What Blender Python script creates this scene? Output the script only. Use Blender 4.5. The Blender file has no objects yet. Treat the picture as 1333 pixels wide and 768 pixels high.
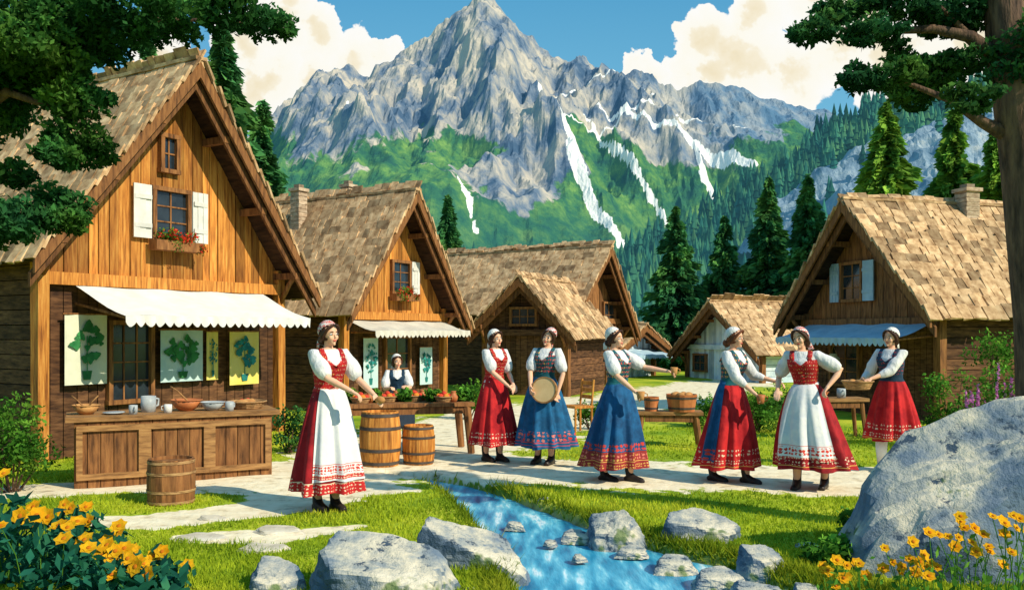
import bpy, math, random, numpy as np
from mathutils import Vector, Matrix, noise
R=random.Random(7); rng=np.random.default_rng(5); S=bpy.context.scene; COL=S.collection
F=1154.; CZ=1.62; HY=432.; CX=666.5; rad=math.radians
def at(px,py,Y): return Vector(((px-CX)*Y/F,Y,CZ-(py-HY)*Y/F))
def gy(py,z=0.): return F*(CZ-z)/(py-HY)
# ---------- nodes ----------
def nd(nt,t,ins=None,**props):
    n=nt.nodes.new('ShaderNode'+t)
    for k,v in props.items(): setattr(n,k,v)
    for k,v in (ins or {}).items():
        s=n.inputs[k]
        if isinstance(v,bpy.types.NodeSocket): nt.links.new(v,s)
        else: s.default_value=v
    return n
def mth(nt,op,a,b=0.,clamp=False): return nd(nt,'Math',{0:a,1:b},operation=op,use_clamp=clamp).outputs[0]
def c4(c): return (c[0],c[1],c[2],1.)
def ramp(nt,f,stops,interp='LINEAR'):
    n=nd(nt,'ValToRGB',{0:f}); r=n.color_ramp; r.interpolation=interp
    while len(r.elements)<len(stops): r.elements.new(.5)
    for e,(p,c) in zip(r.elements,stops): e.position=p; e.color=c4(c)
    return n.outputs[0]
def mix(nt,f,a,b,bt='MIX'):
    a=a if isinstance(a,bpy.types.NodeSocket) else c4(a); b=b if isinstance(b,bpy.types.NodeSocket) else c4(b)
    return nd(nt,'Mix',{0:f,6:a,7:b},data_type='RGBA',blend_type=bt).outputs[2]
def sstep(nt,v,a,b): return nd(nt,'MapRange',{0:v,1:a,2:b,3:0.,4:1.},interpolation_type='SMOOTHSTEP').outputs[0]
def nmat(name):
    m=bpy.data.materials.new(name); m.use_nodes=True; return m,m.node_tree,m.node_tree.nodes['Principled BSDF']
def attr(nt,n): return nd(nt,'Attribute',attribute_name=n).outputs['Fac']
def noisef(nt,vec,sc,det=5,ro=.6): return nd(nt,'TexNoise',{'Vector':vec,'Scale':sc,'Detail':det,'Roughness':ro}).outputs['Fac']
def stretched(nt,st): return nd(nt,'Mapping',{0:nd(nt,'TexCoord').outputs['Object'],3:st}).outputs[0]
def fin(nt,b,col,rough=.85,bump=0.,bf=None,bd=.02,spec=.25,tone=True,sub=0):
    if tone: col=nd(nt,'VectorMath',{0:col,'Scale':attr(nt,'tone')},operation='SCALE').outputs[0]
    nt.links.new(col,b.inputs['Base Color']); b.inputs['Roughness'].default_value=rough
    b.inputs['Specular IOR Level'].default_value=spec
    if bump and bf is not None: nt.links.new(nd(nt,'Bump',{'Strength':bump,'Distance':bd,'Height':bf}).outputs[0],b.inputs['Normal'])
def pmat(name,cols,scale=4,st=(1,1,1),rough=.85,bump=.3,bd=.02,detail=5,lo=.32,hi=.68,spec=.25):
    m,nt,b=nmat(name); v=stretched(nt,st); f=noisef(nt,v,scale,detail)
    n=len(cols); c=ramp(nt,f,[(lo+(hi-lo)*i/max(1,n-1),k) for i,k in enumerate(cols)])
    fin(nt,b,c,rough,bump,f,bd,spec); return m
def leafmat(name,cols,trans=.25,scale=1.2):
    m,nt,b=nmat(name); v=stretched(nt,(1,1,1)); f=noisef(nt,v,scale,4)
    c=ramp(nt,f,[(.33+.34*i/(len(cols)-1),k) for i,k in enumerate(cols)])
    c=nd(nt,'VectorMath',{0:c,'Scale':attr(nt,'tone')},operation='SCALE').outputs[0]
    d=nd(nt,'BsdfDiffuse',{0:c}); t=nd(nt,'BsdfTranslucent',{0:c}); x=nd(nt,'MixShader',{0:trans,1:d.outputs[0],2:t.outputs[0]})
    nt.links.new(x.outputs[0],nt.nodes['Material Output'].inputs[0]); return m
def haze(b,c,s): b.inputs['Emission Color'].default_value=c4(c); b.inputs['Emission Strength'].default_value=s  # faint blue emission stands in for aerial haze on distant surfaces
# ---------- mesh builder ----------
def tag(o,label=None,cat=None,group=None,kind=None):
    for k,v in (('label',label),('category',cat),('group',group),('kind',kind)):
        if v: o[k]=v
    return o
def empty(name,loc,rz=0.,label=None,cat=None,group=None):
    o=bpy.data.objects.new(name,None); COL.objects.link(o); o.location=loc; o.rotation_euler=(0,0,rz); o.empty_display_size=.1
    return tag(o,label,cat,group)
def link(name,me,mat,parent=None):
    o=bpy.data.objects.new(name,me); COL.objects.link(o); o.parent=parent
    if mat: me.materials.append(mat)
    return o
def settone(me,t=None):
    a=me.attributes.new('tone','FLOAT','FACE'); a.data.foreach_set('value',np.ones(len(me.polygons),dtype=np.float32) if t is None else np.asarray(t,dtype=np.float32))
class MB:
    def __init__(s): s.v=[];s.f=[];s.t=[]
    def add(s,vs,fs,tone=1.):
        o=len(s.v); s.v+=[tuple(p) for p in vs]; s.f+=[tuple(i+o for i in f) for f in fs]; s.t+=[tone]*len(fs); return s
    def hexa(s,p,tone=1.): return s.add(p,[(0,3,2,1),(4,5,6,7),(0,1,5,4),(1,2,6,5),(2,3,7,6),(3,0,4,7)],tone)
    def box(s,c,h,M=None,tone=1.,jit=0.):
        p=[Vector((x*h[0]+R.uniform(-jit,jit),y*h[1]+R.uniform(-jit,jit),z*h[2])) for z in(-1,1) for x,y in((-1,-1),(1,-1),(1,1),(-1,1))]
        c=Vector(c); return s.hexa([c+((M@q) if M else q) for q in p],tone)
    def tube(s,pts,rs,seg=10,tone=1.,cap=True,closed=False):
        pts=[Vector(p) for p in pts]; n=len(pts); vs=[];fs=[]
        if not hasattr(rs,'__len__'): rs=[rs]*n
        ref=None
        for i,p in enumerate(pts):
            if closed: t=pts[(i+1)%n]-pts[i-1]
            else: t=pts[min(i+1,n-1)]-pts[max(i-1,0)]
            t.normalize()
            if ref is None: ref=Vector((0,0,1)) if abs(t.z)<.8 else Vector((0,1,0))
            a=ref.cross(t).normalized(); b=t.cross(a); ref=b
            r=rs[i]; rx,ry=(r if hasattr(r,'__len__') else (r,r))
            for k in range(seg):
                th=2*math.pi*k/seg; vs.append(p+a*math.cos(th)*rx+b*math.sin(th)*ry)
        for i in range(n if closed else n-1):
            j=(i+1)%n
            for k in range(seg):
                l=(k+1)%seg; fs.append((i*seg+k,i*seg+l,j*seg+l,j*seg+k))
        if cap and not closed: fs.append(tuple(range(seg))[::-1]); fs.append(tuple((n-1)*seg+k for k in range(seg)))
        return s.add(vs,fs,tone)
    def lathe(s,prof,c=(0,0,0),seg=20,tone=1.,M=None,var=0.,sq=1.):
        c=Vector(c); vs=[]; 
        for r,z in prof:
            for k in range(seg):
                th=2*math.pi*k/seg; q=Vector((r*math.cos(th),r*sq*math.sin(th),z)); vs.append(c+((M@q) if M else q))
        tn=[tone*(1+R.uniform(-var,var)) for _ in range(seg)]; o=len(s.v); s.v+=[tuple(p) for p in vs]
        for i in range(len(prof)-1):
            for k in range(seg):
                l=(k+1)%seg; s.f.append((o+i*seg+k,o+i*seg+l,o+(i+1)*seg+l,o+(i+1)*seg+k)); s.t.append(tn[k])
        return s
    def ell(s,c,r,M=None,seg=16,rings=10,keep=None,tone=1.):
        c=Vector(c); vs=[];fs=[]
        for i in range(rings+1):
            ph=math.pi*i/rings
            for k in range(seg):
                th=2*math.pi*k/seg; vs.append(c+Vector((r[0]*math.sin(ph)*math.cos(th),r[1]*math.sin(ph)*math.sin(th),r[2]*math.cos(ph))))
        for i in range(rings):
            for k in range(seg):
                l=(k+1)%seg; f=(i*seg+k,(i+1)*seg+k,(i+1)*seg+l,i*seg+l)
                if i==0: f=(k,seg+k,seg+l)
                elif i==rings-1: f=(i*seg+k,(i+1)*seg+k,i*seg+l)
                if keep is None or keep(sum((vs[q] for q in f),Vector())/len(f)): fs.append(f)
        if M: vs=[M@p for p in vs]
        return s.add(vs,fs,tone)
    def build(s,name,mat,parent=None,smooth=False):
        me=bpy.data.meshes.new(name); me.from_pydata(s.v,[],s.f); settone(me,s.t)
        if smooth: me.polygons.foreach_set('use_smooth',[True]*len(me.polygons))
        me.update(); return link(name,me,mat,parent)
    def remesh(s,name,mat,parent,vox,it=3,fac=.5):
        me=bpy.data.meshes.new('t'); me.from_pydata(s.v,[],s.f); o=bpy.data.objects.new('t',me); COL.objects.link(o)
        m=o.modifiers.new('r','REMESH'); m.mode='VOXEL'; m.voxel_size=vox
        m=o.modifiers.new('s','SMOOTH'); m.iterations=it; m.factor=fac
        bpy.context.view_layer.update(); dg=bpy.context.evaluated_depsgraph_get()
        n=bpy.data.meshes.new_from_object(o.evaluated_get(dg)); bpy.data.objects.remove(o)
        n.name=name; n.materials.clear(); settone(n); n.polygons.foreach_set('use_smooth',[True]*len(n.polygons)); n.update()
        return link(name,n,mat,parent)
def leaves(name,P,size,mat,parent=None,tones=None,asp=.5,D=None):
    P=np.asarray(P,dtype=float); n=len(P); a=rng.normal(size=(n,3))
    if D is not None: a=np.asarray(D)+a*.25
    a/=np.linalg.norm(a,axis=1)[:,None]; b=np.cross(a,rng.normal(size=(n,3))); b/=np.linalg.norm(b,axis=1)[:,None]+1e-9
    sz=(np.ones(n)*size*rng.uniform(.6,1.3,n))[:,None]
    V=np.stack([P-a*sz,P+b*sz*asp,P+a*sz,P-b*sz*asp],1).reshape(-1,3)
    me=bpy.data.meshes.new(name); me.from_pydata(V.tolist(),[],np.arange(4*n).reshape(n,4).tolist())
    settone(me,(tones if tones is not None else 1.)*rng.uniform(.7,1.3,n)*np.ones(n)); me.update(); return link(name,me,mat,parent)
def clumps(cs,n,flat=1.):
    P=[];T=[]
    for (c,r) in cs:
        k=max(12,int(n*(r*r))); d=rng.normal(size=(k,3)); d/=np.linalg.norm(d,axis=1)[:,None]
        q=d*(rng.uniform(.25,1,k)**.5)[:,None]*r*(1+.25*np.sin(d[:,:1]*9+d[:,2:]*7+c[0]*3)); q[:,2]*=flat
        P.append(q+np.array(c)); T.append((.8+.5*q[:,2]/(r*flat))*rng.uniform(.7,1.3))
    return np.concatenate(P),np.concatenate(T)
# ---------- materials ----------
GOLD=pmat('golden_wood',[(.22,.07,.014),(.52,.2,.035),(.7,.34,.075)],3,(9,9,.7),.7,.35)
BROWN=pmat('brown_wood',[(.09,.038,.015),(.25,.105,.035),(.36,.165,.055)],3,(7,7,1.),.8,.35)
DARK=pmat('dark_wood',[(.04,.018,.01),(.11,.05,.022),(.19,.09,.04)],4,(1.2,1.2,6),.85,.4)
SHING=pmat('shingle_wood',[(.27,.145,.065),(.52,.33,.17),(.72,.5,.28)],3,(2,2,2),.9,.5)
TABLE=pmat('table_wood',[(.15,.07,.025),(.34,.17,.06),(.46,.25,.09)],3,(1.5,9,9),.7,.3)
WHITE=pmat('white_paint',[(.62,.62,.58),(.8,.79,.73)],6,(1,1,1),.7,.15)
CLOTH=pmat('white_canvas',[(.66,.66,.62),(.82,.8,.74)],4,(1,1,1),.85,.3)
CLOTH2=pmat('cream_canvas',[(.5,.48,.42),(.66,.63,.54)],4,(1,1,1),.85,.3)
BCLOTH=pmat('blue_canvas',[(.3,.46,.6),(.45,.62,.74)],4,(1,1,1),.85,.3)
PLAST=pmat('blue_shaded_plaster',[(.4,.52,.62),(.62,.72,.78),(.74,.8,.82)],2.5,(1,1,1),.9,.4)  # white walls; blue shadow tint put into the plaster colour
STONE=pmat('chimney_stone',[(.3,.2,.13),(.5,.37,.25),(.62,.5,.36)],8,(1,1,2),.9,.6)
PALE=pmat('pale_flagstone',[(.4,.35,.27),(.62,.55,.43),(.75,.69,.56)],5,(1,1,2),.9,.6)
GLASS=pmat('dark_glass',[(.01,.015,.02),(.03,.045,.06)],3,(1,1,1),.12,.05,spec=.6)
CLAY=pmat('orange_clay',[(.4,.12,.04),(.55,.2,.07)],6,(1,1,1),.5,.2)
GREYC=pmat('grey_ceramic',[(.3,.34,.36),(.5,.53,.53)],6,(1,1,1),.4,.1)
IRON=pmat('dark_iron',[(.05,.04,.035),(.1,.08,.07)],9,(1,1,1),.5,.2)
SKIN=pmat('skin',[(.78,.42,.26),(.84,.5,.33)],9,(1,1,1),.5,.03,spec=.25)
HAIR=pmat('brown_hair',[(.025,.01,.006),(.08,.03,.014)],8,(6,6,1),.5,.5)
HAIRR=pmat('auburn_hair',[(.1,.03,.01),(.2,.06,.02)],8,(6,6,1),.5,.5)
EYEW=pmat('eye_white',[(.75,.73,.7),(.8,.8,.78)]); IRIS=pmat('iris',[(.03,.015,.01),(.05,.03,.02)],rough=.2); LIP=pmat('lip',[(.55,.05,.04),(.6,.09,.07)],rough=.4)
BLOUSE=pmat('white_blouse',[(.6,.61,.63),(.82,.81,.78)],11,(1.5,1.5,.6),.85,.9,.03)
BOOT=pmat('black_leather',[(.012,.01,.01),(.04,.03,.025)],8,(1,1,1),.4,.2); BRBOOT=pmat('brown_leather',[(.12,.05,.02),(.22,.09,.04)],8,(1,1,1),.5,.2)
STOCK=pmat('white_stocking',[(.7,.7,.68),(.8,.8,.78)],8)
BREAD=pmat('bread_crust',[(.4,.17,.05),(.62,.34,.12)],9,(1,1,1),.8,.4); ORANGE=pmat('orange_fruit',[(.7,.2,.02),(.8,.3,.04)],9); REDV=pmat('red_fruit',[(.5,.03,.02),(.7,.08,.03)],9)
YEL=leafmat('yellow_petal',[(.85,.38,.01),(.9,.56,.025)],.35,9); ORF=leafmat('flower_heart',[(.55,.14,.01),(.65,.22,.02)],.2,9)
PINK=leafmat('purple_petal',[(.5,.12,.42),(.66,.28,.58)],.3,9); REDF=leafmat('red_petal',[(.65,.03,.02),(.75,.1,.04)],.3,9)
LEAF=leafmat('tree_leaf',[(.018,.08,.035),(.05,.17,.04),(.15,.3,.045)],.35)
LEAFD=leafmat('dark_leaf',[(.014,.065,.032),(.035,.13,.045),(.11,.24,.045)],.35)
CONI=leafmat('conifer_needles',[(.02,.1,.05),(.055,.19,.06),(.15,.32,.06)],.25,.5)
CONL=leafmat('sunny_conifer_needles',[(.05,.15,.03),(.14,.28,.04),(.3,.46,.05)],.25,.5)  # lit copy of the conifer needles, sunshine put into the colour
SHRUB=leafmat('shrub_leaf',[(.04,.14,.02),(.1,.26,.03),(.24,.4,.05)],.3,3)
TEAL=leafmat('blue_green_leaf',[(.01,.065,.055),(.02,.13,.08),(.06,.23,.1)],.3,3)
BARK=pmat('bark',[(.035,.022,.016),(.11,.065,.042),(.2,.12,.07)],6,(3,3,.6),.9,.9,.04)
GRS=leafmat('grass_blade',[(.17,.28,.018),(.36,.45,.025),(.56,.57,.045)],.35,.7)
WICK=pmat('wicker',[(.2,.1,.04),(.42,.24,.1),(.52,.32,.14)],10,(1,1,5),.8,.9,.02)
def cloth(name,base,dark,bands):
    m,nt,b=nmat(name); v=nd(nt,'TexCoord').outputs['Object']; sp=nd(nt,'SeparateXYZ',{0:v}).outputs
    th=mth(nt,'MULTIPLY',mth(nt,'ARCTAN2',sp[0],mth(nt,'MULTIPLY',sp[1],-1.)),.32)
    n=noisef(nt,v,7,4); col=mix(nt,sstep(nt,n,.35,.65),dark,base)
    uv=nd(nt,'CombineXYZ',{0:th,1:sp[2],2:0.}).outputs[0]
    for (z0,z1,bg,fgs,sc,thr) in bands:
        inb=mth(nt,'MULTIPLY',mth(nt,'GREATER_THAN',sp[2],z0),mth(nt,'LESS_THAN',sp[2],z1))
        if bg is not None: col=mix(nt,inb,col,bg)
        if not fgs: continue
        vo=nd(nt,'TexVoronoi',{'Vector':uv,'Scale':sc,'Randomness':.28})
        w=noisef(nt,uv,sc*3.2,1); d=mth(nt,'ADD',vo.outputs['Distance'],mth(nt,'MULTIPLY',mth(nt,'SUBTRACT',w,.5),.75))
        fg=ramp(nt,nd(nt,'SeparateColor',{0:vo.outputs['Color']}).outputs[0],[(i/len(fgs),k) for i,k in enumerate(fgs)],'CONSTANT')
        col=mix(nt,mth(nt,'MULTIPLY',inb,mth(nt,'LESS_THAN',d,thr)),col,fg)
    fin(nt,b,col,.8,.5,n,.02); return m
CR=(.62,.05,.03); YW=(.7,.4,.1); CREAM=(.75,.6,.42); GRN=(.08,.25,.08); PK=(.7,.2,.15)
RED=(.58,.02,.022); REDD=(.35,.008,.014); BLU=(.012,.11,.27); BLUD=(.007,.055,.15); TEALC=(.01,.12,.15); TEALD=(.006,.07,.09)
def ln(z,c=YW,w=.007): return (z,z+w,c,None,1,0)
SK_RED=cloth('red_skirt_cloth',RED,REDD,[(.29,.38,None,[CREAM],22,.26),(.215,.27,None,[CREAM],34,.28),ln(.2,YW)])
SK_RED2=cloth('short_red_skirt_cloth',RED,REDD,[(.48,.57,None,[CREAM],24,.26),(.405,.455,None,[CREAM],36,.28),ln(.39,YW)])
SK_W1=cloth('crimson_skirt_cloth',(.36,.012,.018),(.19,.006,.01),[(.0,.27,(.5,.02,.02),[CREAM],34,.26),ln(.27,CREAM)])
SK_BLU=cloth('blue_skirt_cloth',BLU,BLUD,[(.36,.44,None,[CR],22,.38),(.1,.35,(.3,.03,.03),None,1,0),(.26,.34,None,[YW,PK],26,.32),ln(.245),(.18,.23,None,[YW],38,.3)])
SK_BL2=cloth('deep_blue_skirt_cloth',(.012,.13,.29),(.008,.07,.16),[(.3,.42,None,[CR,PK],19,.34),ln(.285,CR,.01),ln(.25,CR)])
SK_RM=cloth('maroon_skirt_cloth',(.4,.015,.02),(.22,.008,.012),[(.28,.36,None,[CREAM],26,.26),ln(.265)])
AP_R=cloth('lace_apron_cloth',(.8,.79,.75),(.68,.69,.71),[(.36,.42,None,[CR],34,.42),(.31,.345,(.55,.04,.04),[CREAM],50,.34),ln(.43,CR,.005)])
AP_W=cloth('embroidered_apron_cloth',(.8,.79,.75),(.66,.68,.71),[(.38,.46,None,[CR],26,.4),(.3,.36,(.5,.03,.03),[CREAM],40,.34),ln(.47,CR,.005)])
AP_B=cloth('blue_panel_cloth',BLU,BLUD,[(.27,.38,None,[CR],22,.34)])
SK_NAVY=pmat('dark_navy_cloth',[(.012,.02,.035),(.025,.04,.06)],6)
VS_RED=cloth('red_bodice_cloth',(.52,.02,.02),(.32,.01,.012),[(1.05,1.5,None,[YW,PK,CREAM],26,.2)])
VS_TEAL=cloth('teal_bodice_cloth',TEALC,TEALD,[(1.12,1.4,None,[CR,YW,CR,PK],22,.3)])
VS_NAVY=cloth('navy_bodice_cloth',(.02,.06,.11),(.01,.03,.06),[(1.12,1.4,None,[CR],24,.2)])
CAPW=pmat('white_scarf',[(.66,.64,.6),(.82,.8,.75)],14,(1,1,1),.8,.7,.03); 
CAPR=cloth('flowered_scarf_cloth',(.78,.75,.7),(.64,.62,.6),[(1.3,1.8,None,[CR],26,.4)])
# ---------- people ----------
TOR=[(.86,.16,.12,.0),(.95,.165,.123,.0),(1.02,.136,.103,0),(1.09,.096,.078,0),(1.17,.11,.088,-.005),(1.25,.13,.112,-.018),(1.3,.134,.117,-.022),(1.36,.136,.084,-.005),(1.4,.112,.07,.005),(1.43,.062,.05,.01)]
def tor(z):
    a=np.array(TOR); return [float(np.interp(z,a[:,0],a[:,i])) for i in (1,2,3)]
def ik(Sh,W,l1,l2,pole):
    d=W-Sh; L=min(d.length,(l1+l2)*.97); dn=d.normalized(); W=Sh+dn*L
    a=(l1*l1-l2*l2+L*L)/(2*L); h=math.sqrt(max(l1*l1-a*a,1e-5)); pv=(pole-dn*pole.dot(dn)).normalized()
    return Sh+dn*a+pv*h,W
def hand(mb,w,f,n,s,curl):
    side=f.cross(n).normalized(); n=side.cross(f).normalized(); pc=w+f*.045
    M=Matrix((side,f,n)).transposed().to_4x4(); M.translation=pc; mb.ell((0,0,0),(.034,.047,.015),M,12,8)
    for i,(o,l) in enumerate(((-.027,.062),(-.009,.072),(.009,.068),(.026,.054))):
        p=pc+side*o+f*.036; pts=[p-f*.03,p]; d=f.copy(); a=0
        for j in range(3):
            a+=curl; d=f*math.cos(a)-n*math.sin(a); p=p+d*l*(.44,.32,.26)[j]; pts.append(p)
        mb.tube(pts,[.0082,.0082,.008,.0074,.006],8)
    p=w+f*.02+side*s*.018; q=p+(side*s*.8+f*.6).normalized()*.033; r=q+(f-n*.6).normalized()*.028
    mb.tube([p,q,r,r+(f-n).normalized()*.012],[.011,.0098,.0085,.0068],8)
def person(label,px,fy,rot,arms,vest,skirt,apron=None,hem=.19,hw=.33,sway=(0,0),lean=0.,side=0.,yaw=0.,tilt=0.,cap=CAPW,hair=HAIR,shoe=BOOT,leg=None,feet=((.09,0),(-.09,0)),long=False,scale=1.,seat=0.,Yover=None,apr=(-math.pi/2,1.05),roll=0.,al=.9):
    Y=Yover or gy(fy); X=(px-CX)*Y/F; rz=rad(rot)
    root=empty('person',(X,Y,0),rz,label,'person'); Ri=Matrix.Rotation(-rz,3,'Z')
    def loc(p,q,dy): 
        w=at(p,q,Y+dy)-Vector((X,Y,0)); return (Ri@w)/scale
    def bend(p):
        p=Vector(p); h=max(0,p.z-1.02); return Vector((p.x+side*h,p.y-lean*h,p.z-seat))
    def bent(mb):
        mb.v=[tuple(bend(p)) for p in mb.v]; return mb
    hc=Vector((0,-.008,1.548)); MH=Matrix.Translation(hc)@Matrix.Rotation(rad(yaw),4,'Z')@Matrix.Rotation(rad(tilt),4,'X')@Matrix.Rotation(rad(roll),4,'Y')@Matrix.Diagonal((.94,.94,.97,1))
    B=MB(); seg=20
    def torso(off,z0,z1,n=12):
        vs=[];fs=[]
        for i in range(n+1):
            z=z0+(z1-z0)*i/n; rx,ry,cy=tor(z)
            for k in range(seg):
                t=2*math.pi*k/seg; vs.append((math.cos(t)*(rx+off),cy+math.sin(t)*(ry+off),z))
        for i in range(n):
            for k in range(seg): fs.append((i*seg+k,i*seg+(k+1)%seg,(i+1)*seg+(k+1)%seg,(i+1)*seg+k))
        return vs,fs,n
    vs,fs,n=torso(0,.86,1.43); B.add(vs,fs+[tuple(range(seg))[::-1],tuple(n*seg+k for k in range(seg))])
    B.tube([(0,.02,1.36),(0,.012,1.43),(0,.008,1.5)],[.05,.038,.039],14)
    B.ell((0,.012,.022),(.07,.09,.086),MH,20,14); B.ell((0,-.03,-.042),(.041,.05,.055),MH,16,12); B.ell((0,-.066,-.086),(.014,.015,.014),MH,10,8)
    for s in (-1,1): B.ell((s*.031,-.053,-.026),(.023,.025,.026),MH,10,8); B.ell((s*.07,.012,-.008),(.009,.017,.026),MH,10,8)
    B.tube([MH@Vector(q) for q in ((0,-.07,.012),(0,-.086,-.008),(0,-.094,-.023),(0,-.08,-.029))],[.0055,.0065,.008,.007],8)
    bent(B); BL=MB(); wr=[]
    for s,(w,pole,curl,nrm) in zip((1,-1),arms):
        Sh=bend((s*.14,.0,1.368)); W=loc(*w); E,W=ik(Sh,W,.275,.24,Vector(pole)+Vector((s*.3,.3,-.5)))
        B.tube([Sh-Vector((s*.05,0,0)),Sh,Sh.lerp(E,.5),E,E.lerp(W,.3),W,W+(W-E).normalized()*.02],[.04,.043,.037,.031,.032,.02,.021],12)
        f=(W-E).normalized(); nn=Ri@Vector(nrm); hand(B,W,f,nn,s,curl); wr.append((W,f))
        d=E-Sh; j=lambda:Vector((R.uniform(-.008,.008),R.uniform(-.008,.008),0))
        a=[Sh-Vector((s*.055,0,-.0)),Sh+Vector((s*.006,0,.008))]+[Sh+d*t+j() for t in (.2,.4,.6,.8,.93)]
        rr=[.05,.058,.066,.074,.076,.066,.042]
        if long: a+=[E,E.lerp(W,.3),E.lerp(W,.55)]; rr=[.05,.056,.062,.066,.066,.062,.06,.058,.048,.031]
        BL.tube(a,rr,14)
    F0=[];legs=[]
    for s,(fx,fyy) in zip((1,-1),feet):
        if seat: pts=[(s*.09,0,.9-seat),(s*.1,-.4,.88-seat),(s*.1,-.42,.1)]
        else: pts=[(s*.085,0,.9),(s*.085+(fx-s*.085)*.5,fyy*.5-.02,.48),(fx,fyy+.01,.28),(fx,fyy+.02,.08)]
        rr=[.085,.055,.05,.034] if not seat else [.08,.06,.036]
        B.tube(pts,rr,12); F0.append(Vector((pts[-1][0],pts[-1][1],0))); legs.append((pts,rr))
        B.tube([Vector(pts[-1])+Vector((0,.0,-.04)),Vector((pts[-1][0],pts[-1][1]-.12,.03))],[.03,.025],8)
    B.remesh('body',SKIN,root,.0055,2,.45)
    vs,fs,n=torso(.011,1.0,1.42)
    t=MB(); t.add(vs,fs+[tuple(range(seg))[::-1],tuple(n*seg+k for k in range(seg))]); bent(t); BL.add(t.v,t.f)
    BL.remesh('blouse',BLOUSE,root,.01,3,.5)
    V=MB(); vs,fs,n=torso(.024,1.05,1.335,9)
    vs=[(x,y,z-(.045*math.exp(-(x/.05)**2) if y<0 and z>1.28 else 0)) for x,y,z in vs]; V.add(vs,fs)
    for s in (-1,1): V.tube([(s*.078,-.12,1.29),(s*.09,-.094,1.36),(s*.09,-.03,1.42),(s*.09,.055,1.4),(s*.082,.105,1.3)],[(.026,.008)]*5,8)
    for k in range(6): V.tube([(-.022,-.13,1.1+k*.032),(.022,-.13,1.115+k*.032)],.004,6,1.6)
    bent(V); V.build('bodice',vest,root,True)
    p1,p2,p3=[R.uniform(0,6) for _ in range(3)]
    def srad(th,t,off=0.):
        f=.034*t*math.sin(11*th+p1)+.014*t*math.sin(19*th+p2)+.018*t*math.sin(4*th+p3); r0=.104+(hw-.104)*(t**.6)
        z=1.09-(1.09-hem)*t+.012*t*math.sin(5*th+p3)
        sq=.82+.15*t; rr=r0+f+off
        return Vector((sway[0]*t*t+rr*math.cos(th),sway[1]*t*t+rr*sq*math.sin(th),z))
    def sheet(t0,t1,a0,a1,n,off,rows=26):
        mb=MB(); vs=[srad(a0+(a1-a0)*k/n,t0+(t1-t0)*i/rows,off) for i in range(rows+1) for k in range(n+1)]
        mb.add(vs,[(i*(n+1)+k,(i+1)*(n+1)+k,(i+1)*(n+1)+k+1,i*(n+1)+k+1) for i in range(rows) for k in range(n)]); return mb
    if seat:
        sk=MB(); sk.tube([(0,.02,1.08-seat),(0,-.05,.98-seat),(0,-.3,.93-seat),(0,-.44,.85-seat),(0,-.47,.5-seat+.1),(0,-.48,.16)],[(.13,.1),(.22,.17),(.24,.14),(.25,.13),(.25,.12),(.27,.13)],24); sk.build('skirt',skirt,root,True)
    else:
        sheet(0,1,0,2*math.pi,144,0).build('skirt',skirt,root,True)
        wb=MB(); wb.tube([(.114*math.cos(a*math.pi/12),.096*math.sin(a*math.pi/12),1.085) for a in range(24)],[(.01,.022)]*24,8,closed=True); wb.build('waistband',apron or vest,root,True)
        if apron: sheet(.0,al,apr[0]-apr[1],apr[0]+apr[1],60,.014).build('apron',apron,root,True)
    for k,p in enumerate(F0):
        sh=MB(); sh.tube([p+Vector((0,.015,.24 if not (seat or leg) else .14)),p+Vector((0,.015,.12)),p+Vector((0,.0,.06)),p+Vector((0,-.07,.035)),p+Vector((0,-.15,.025)),p+Vector((0,-.185,.022))],[.05,.043,.048,.04,.034,.016],12)
        sh.ell(p+Vector((0,.04,.03)),(.036,.04,.03)); sh.box(p+Vector((0,-.06,.008)),(.036,.115,.008)); 
        sh.remesh('shoe',shoe,root,.01,1,.4)
    if leg:
        for pts,rr in legs: mb=MB(); mb.tube(pts[1:],[r+.014 for r in rr[1:]],12); mb.build('stocking',leg,root,True)
    H=MB(); H.ell((0,.026,.022),(.081,.097,.091),MH,24,16,keep=lambda p:p.y>-.02 or p.z>.07)
    for s in (-1,1): H.tube([MH@Vector(q) for q in ((s*.006,-.074,.088),(s*.035,-.072,.079),(s*.06,-.054,.056),(s*.076,-.026,.02),(s*.08,.01,-.02),(s*.066,.06,-.055))],[.011,.014,.015,.017,.019,.017],8)
    H.ell((0,.105,-.05),(.055,.045,.05),MH); bent(H).build('hair',hair,root,True)
    K=MB(); K.ell((0,.034,.036),(.086,.1,.096),MH,36,22,keep=lambda p:p.z>.066-.85*p.y)
    K.v=[tuple(Vector(q)+(Vector(q)-hc).normalized()*.003*math.sin(i*2.4+p1)) for i,q in enumerate(K.v)]
    K.ell((0,.125,-.02),(.026,.02,.02),MH)
    for s in (-1,1): K.tube([MH@Vector(q) for q in ((0,.125,-.02),(s*.03,.14,-.06),(s*.045,.13,-.12))],[(.008,.014),(.006,.024),(.004,.03)],8)
    bent(K).build('headscarf',cap,root,True)
    for s in (-1,1):
        e=MB(); e.ell((s*.029,-.0655,.004),(.0155,.012,.0095),MH,12,8); bent(e).build('eye',EYEW,root,True)
        e=MB(); e.ell((s*.029,-.0735,.004),(.008,.0055,.0086),MH,10,8); bent(e).build('iris',IRIS,root,True)
        e=MB(); e.tube([MH@Vector(q) for q in ((s*.013,-.079,.024),(s*.03,-.0775,.03),(s*.048,-.065,.023))],[.0025,.003,.002],6); bent(e).build('eyebrow',HAIR,root)
    e=MB(); e.tube([MH@Vector(q) for q in ((-.019,-.071,-.05),(-.008,-.079,-.053),(.008,-.079,-.053),(.019,-.071,-.05))],[.0028,.0062,.0062,.0028],8); bent(e).build('lips',LIP,root,True)
    root.scale=(scale,)*3
    Rw=Matrix.Rotation(rz,3,'Z')
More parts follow.
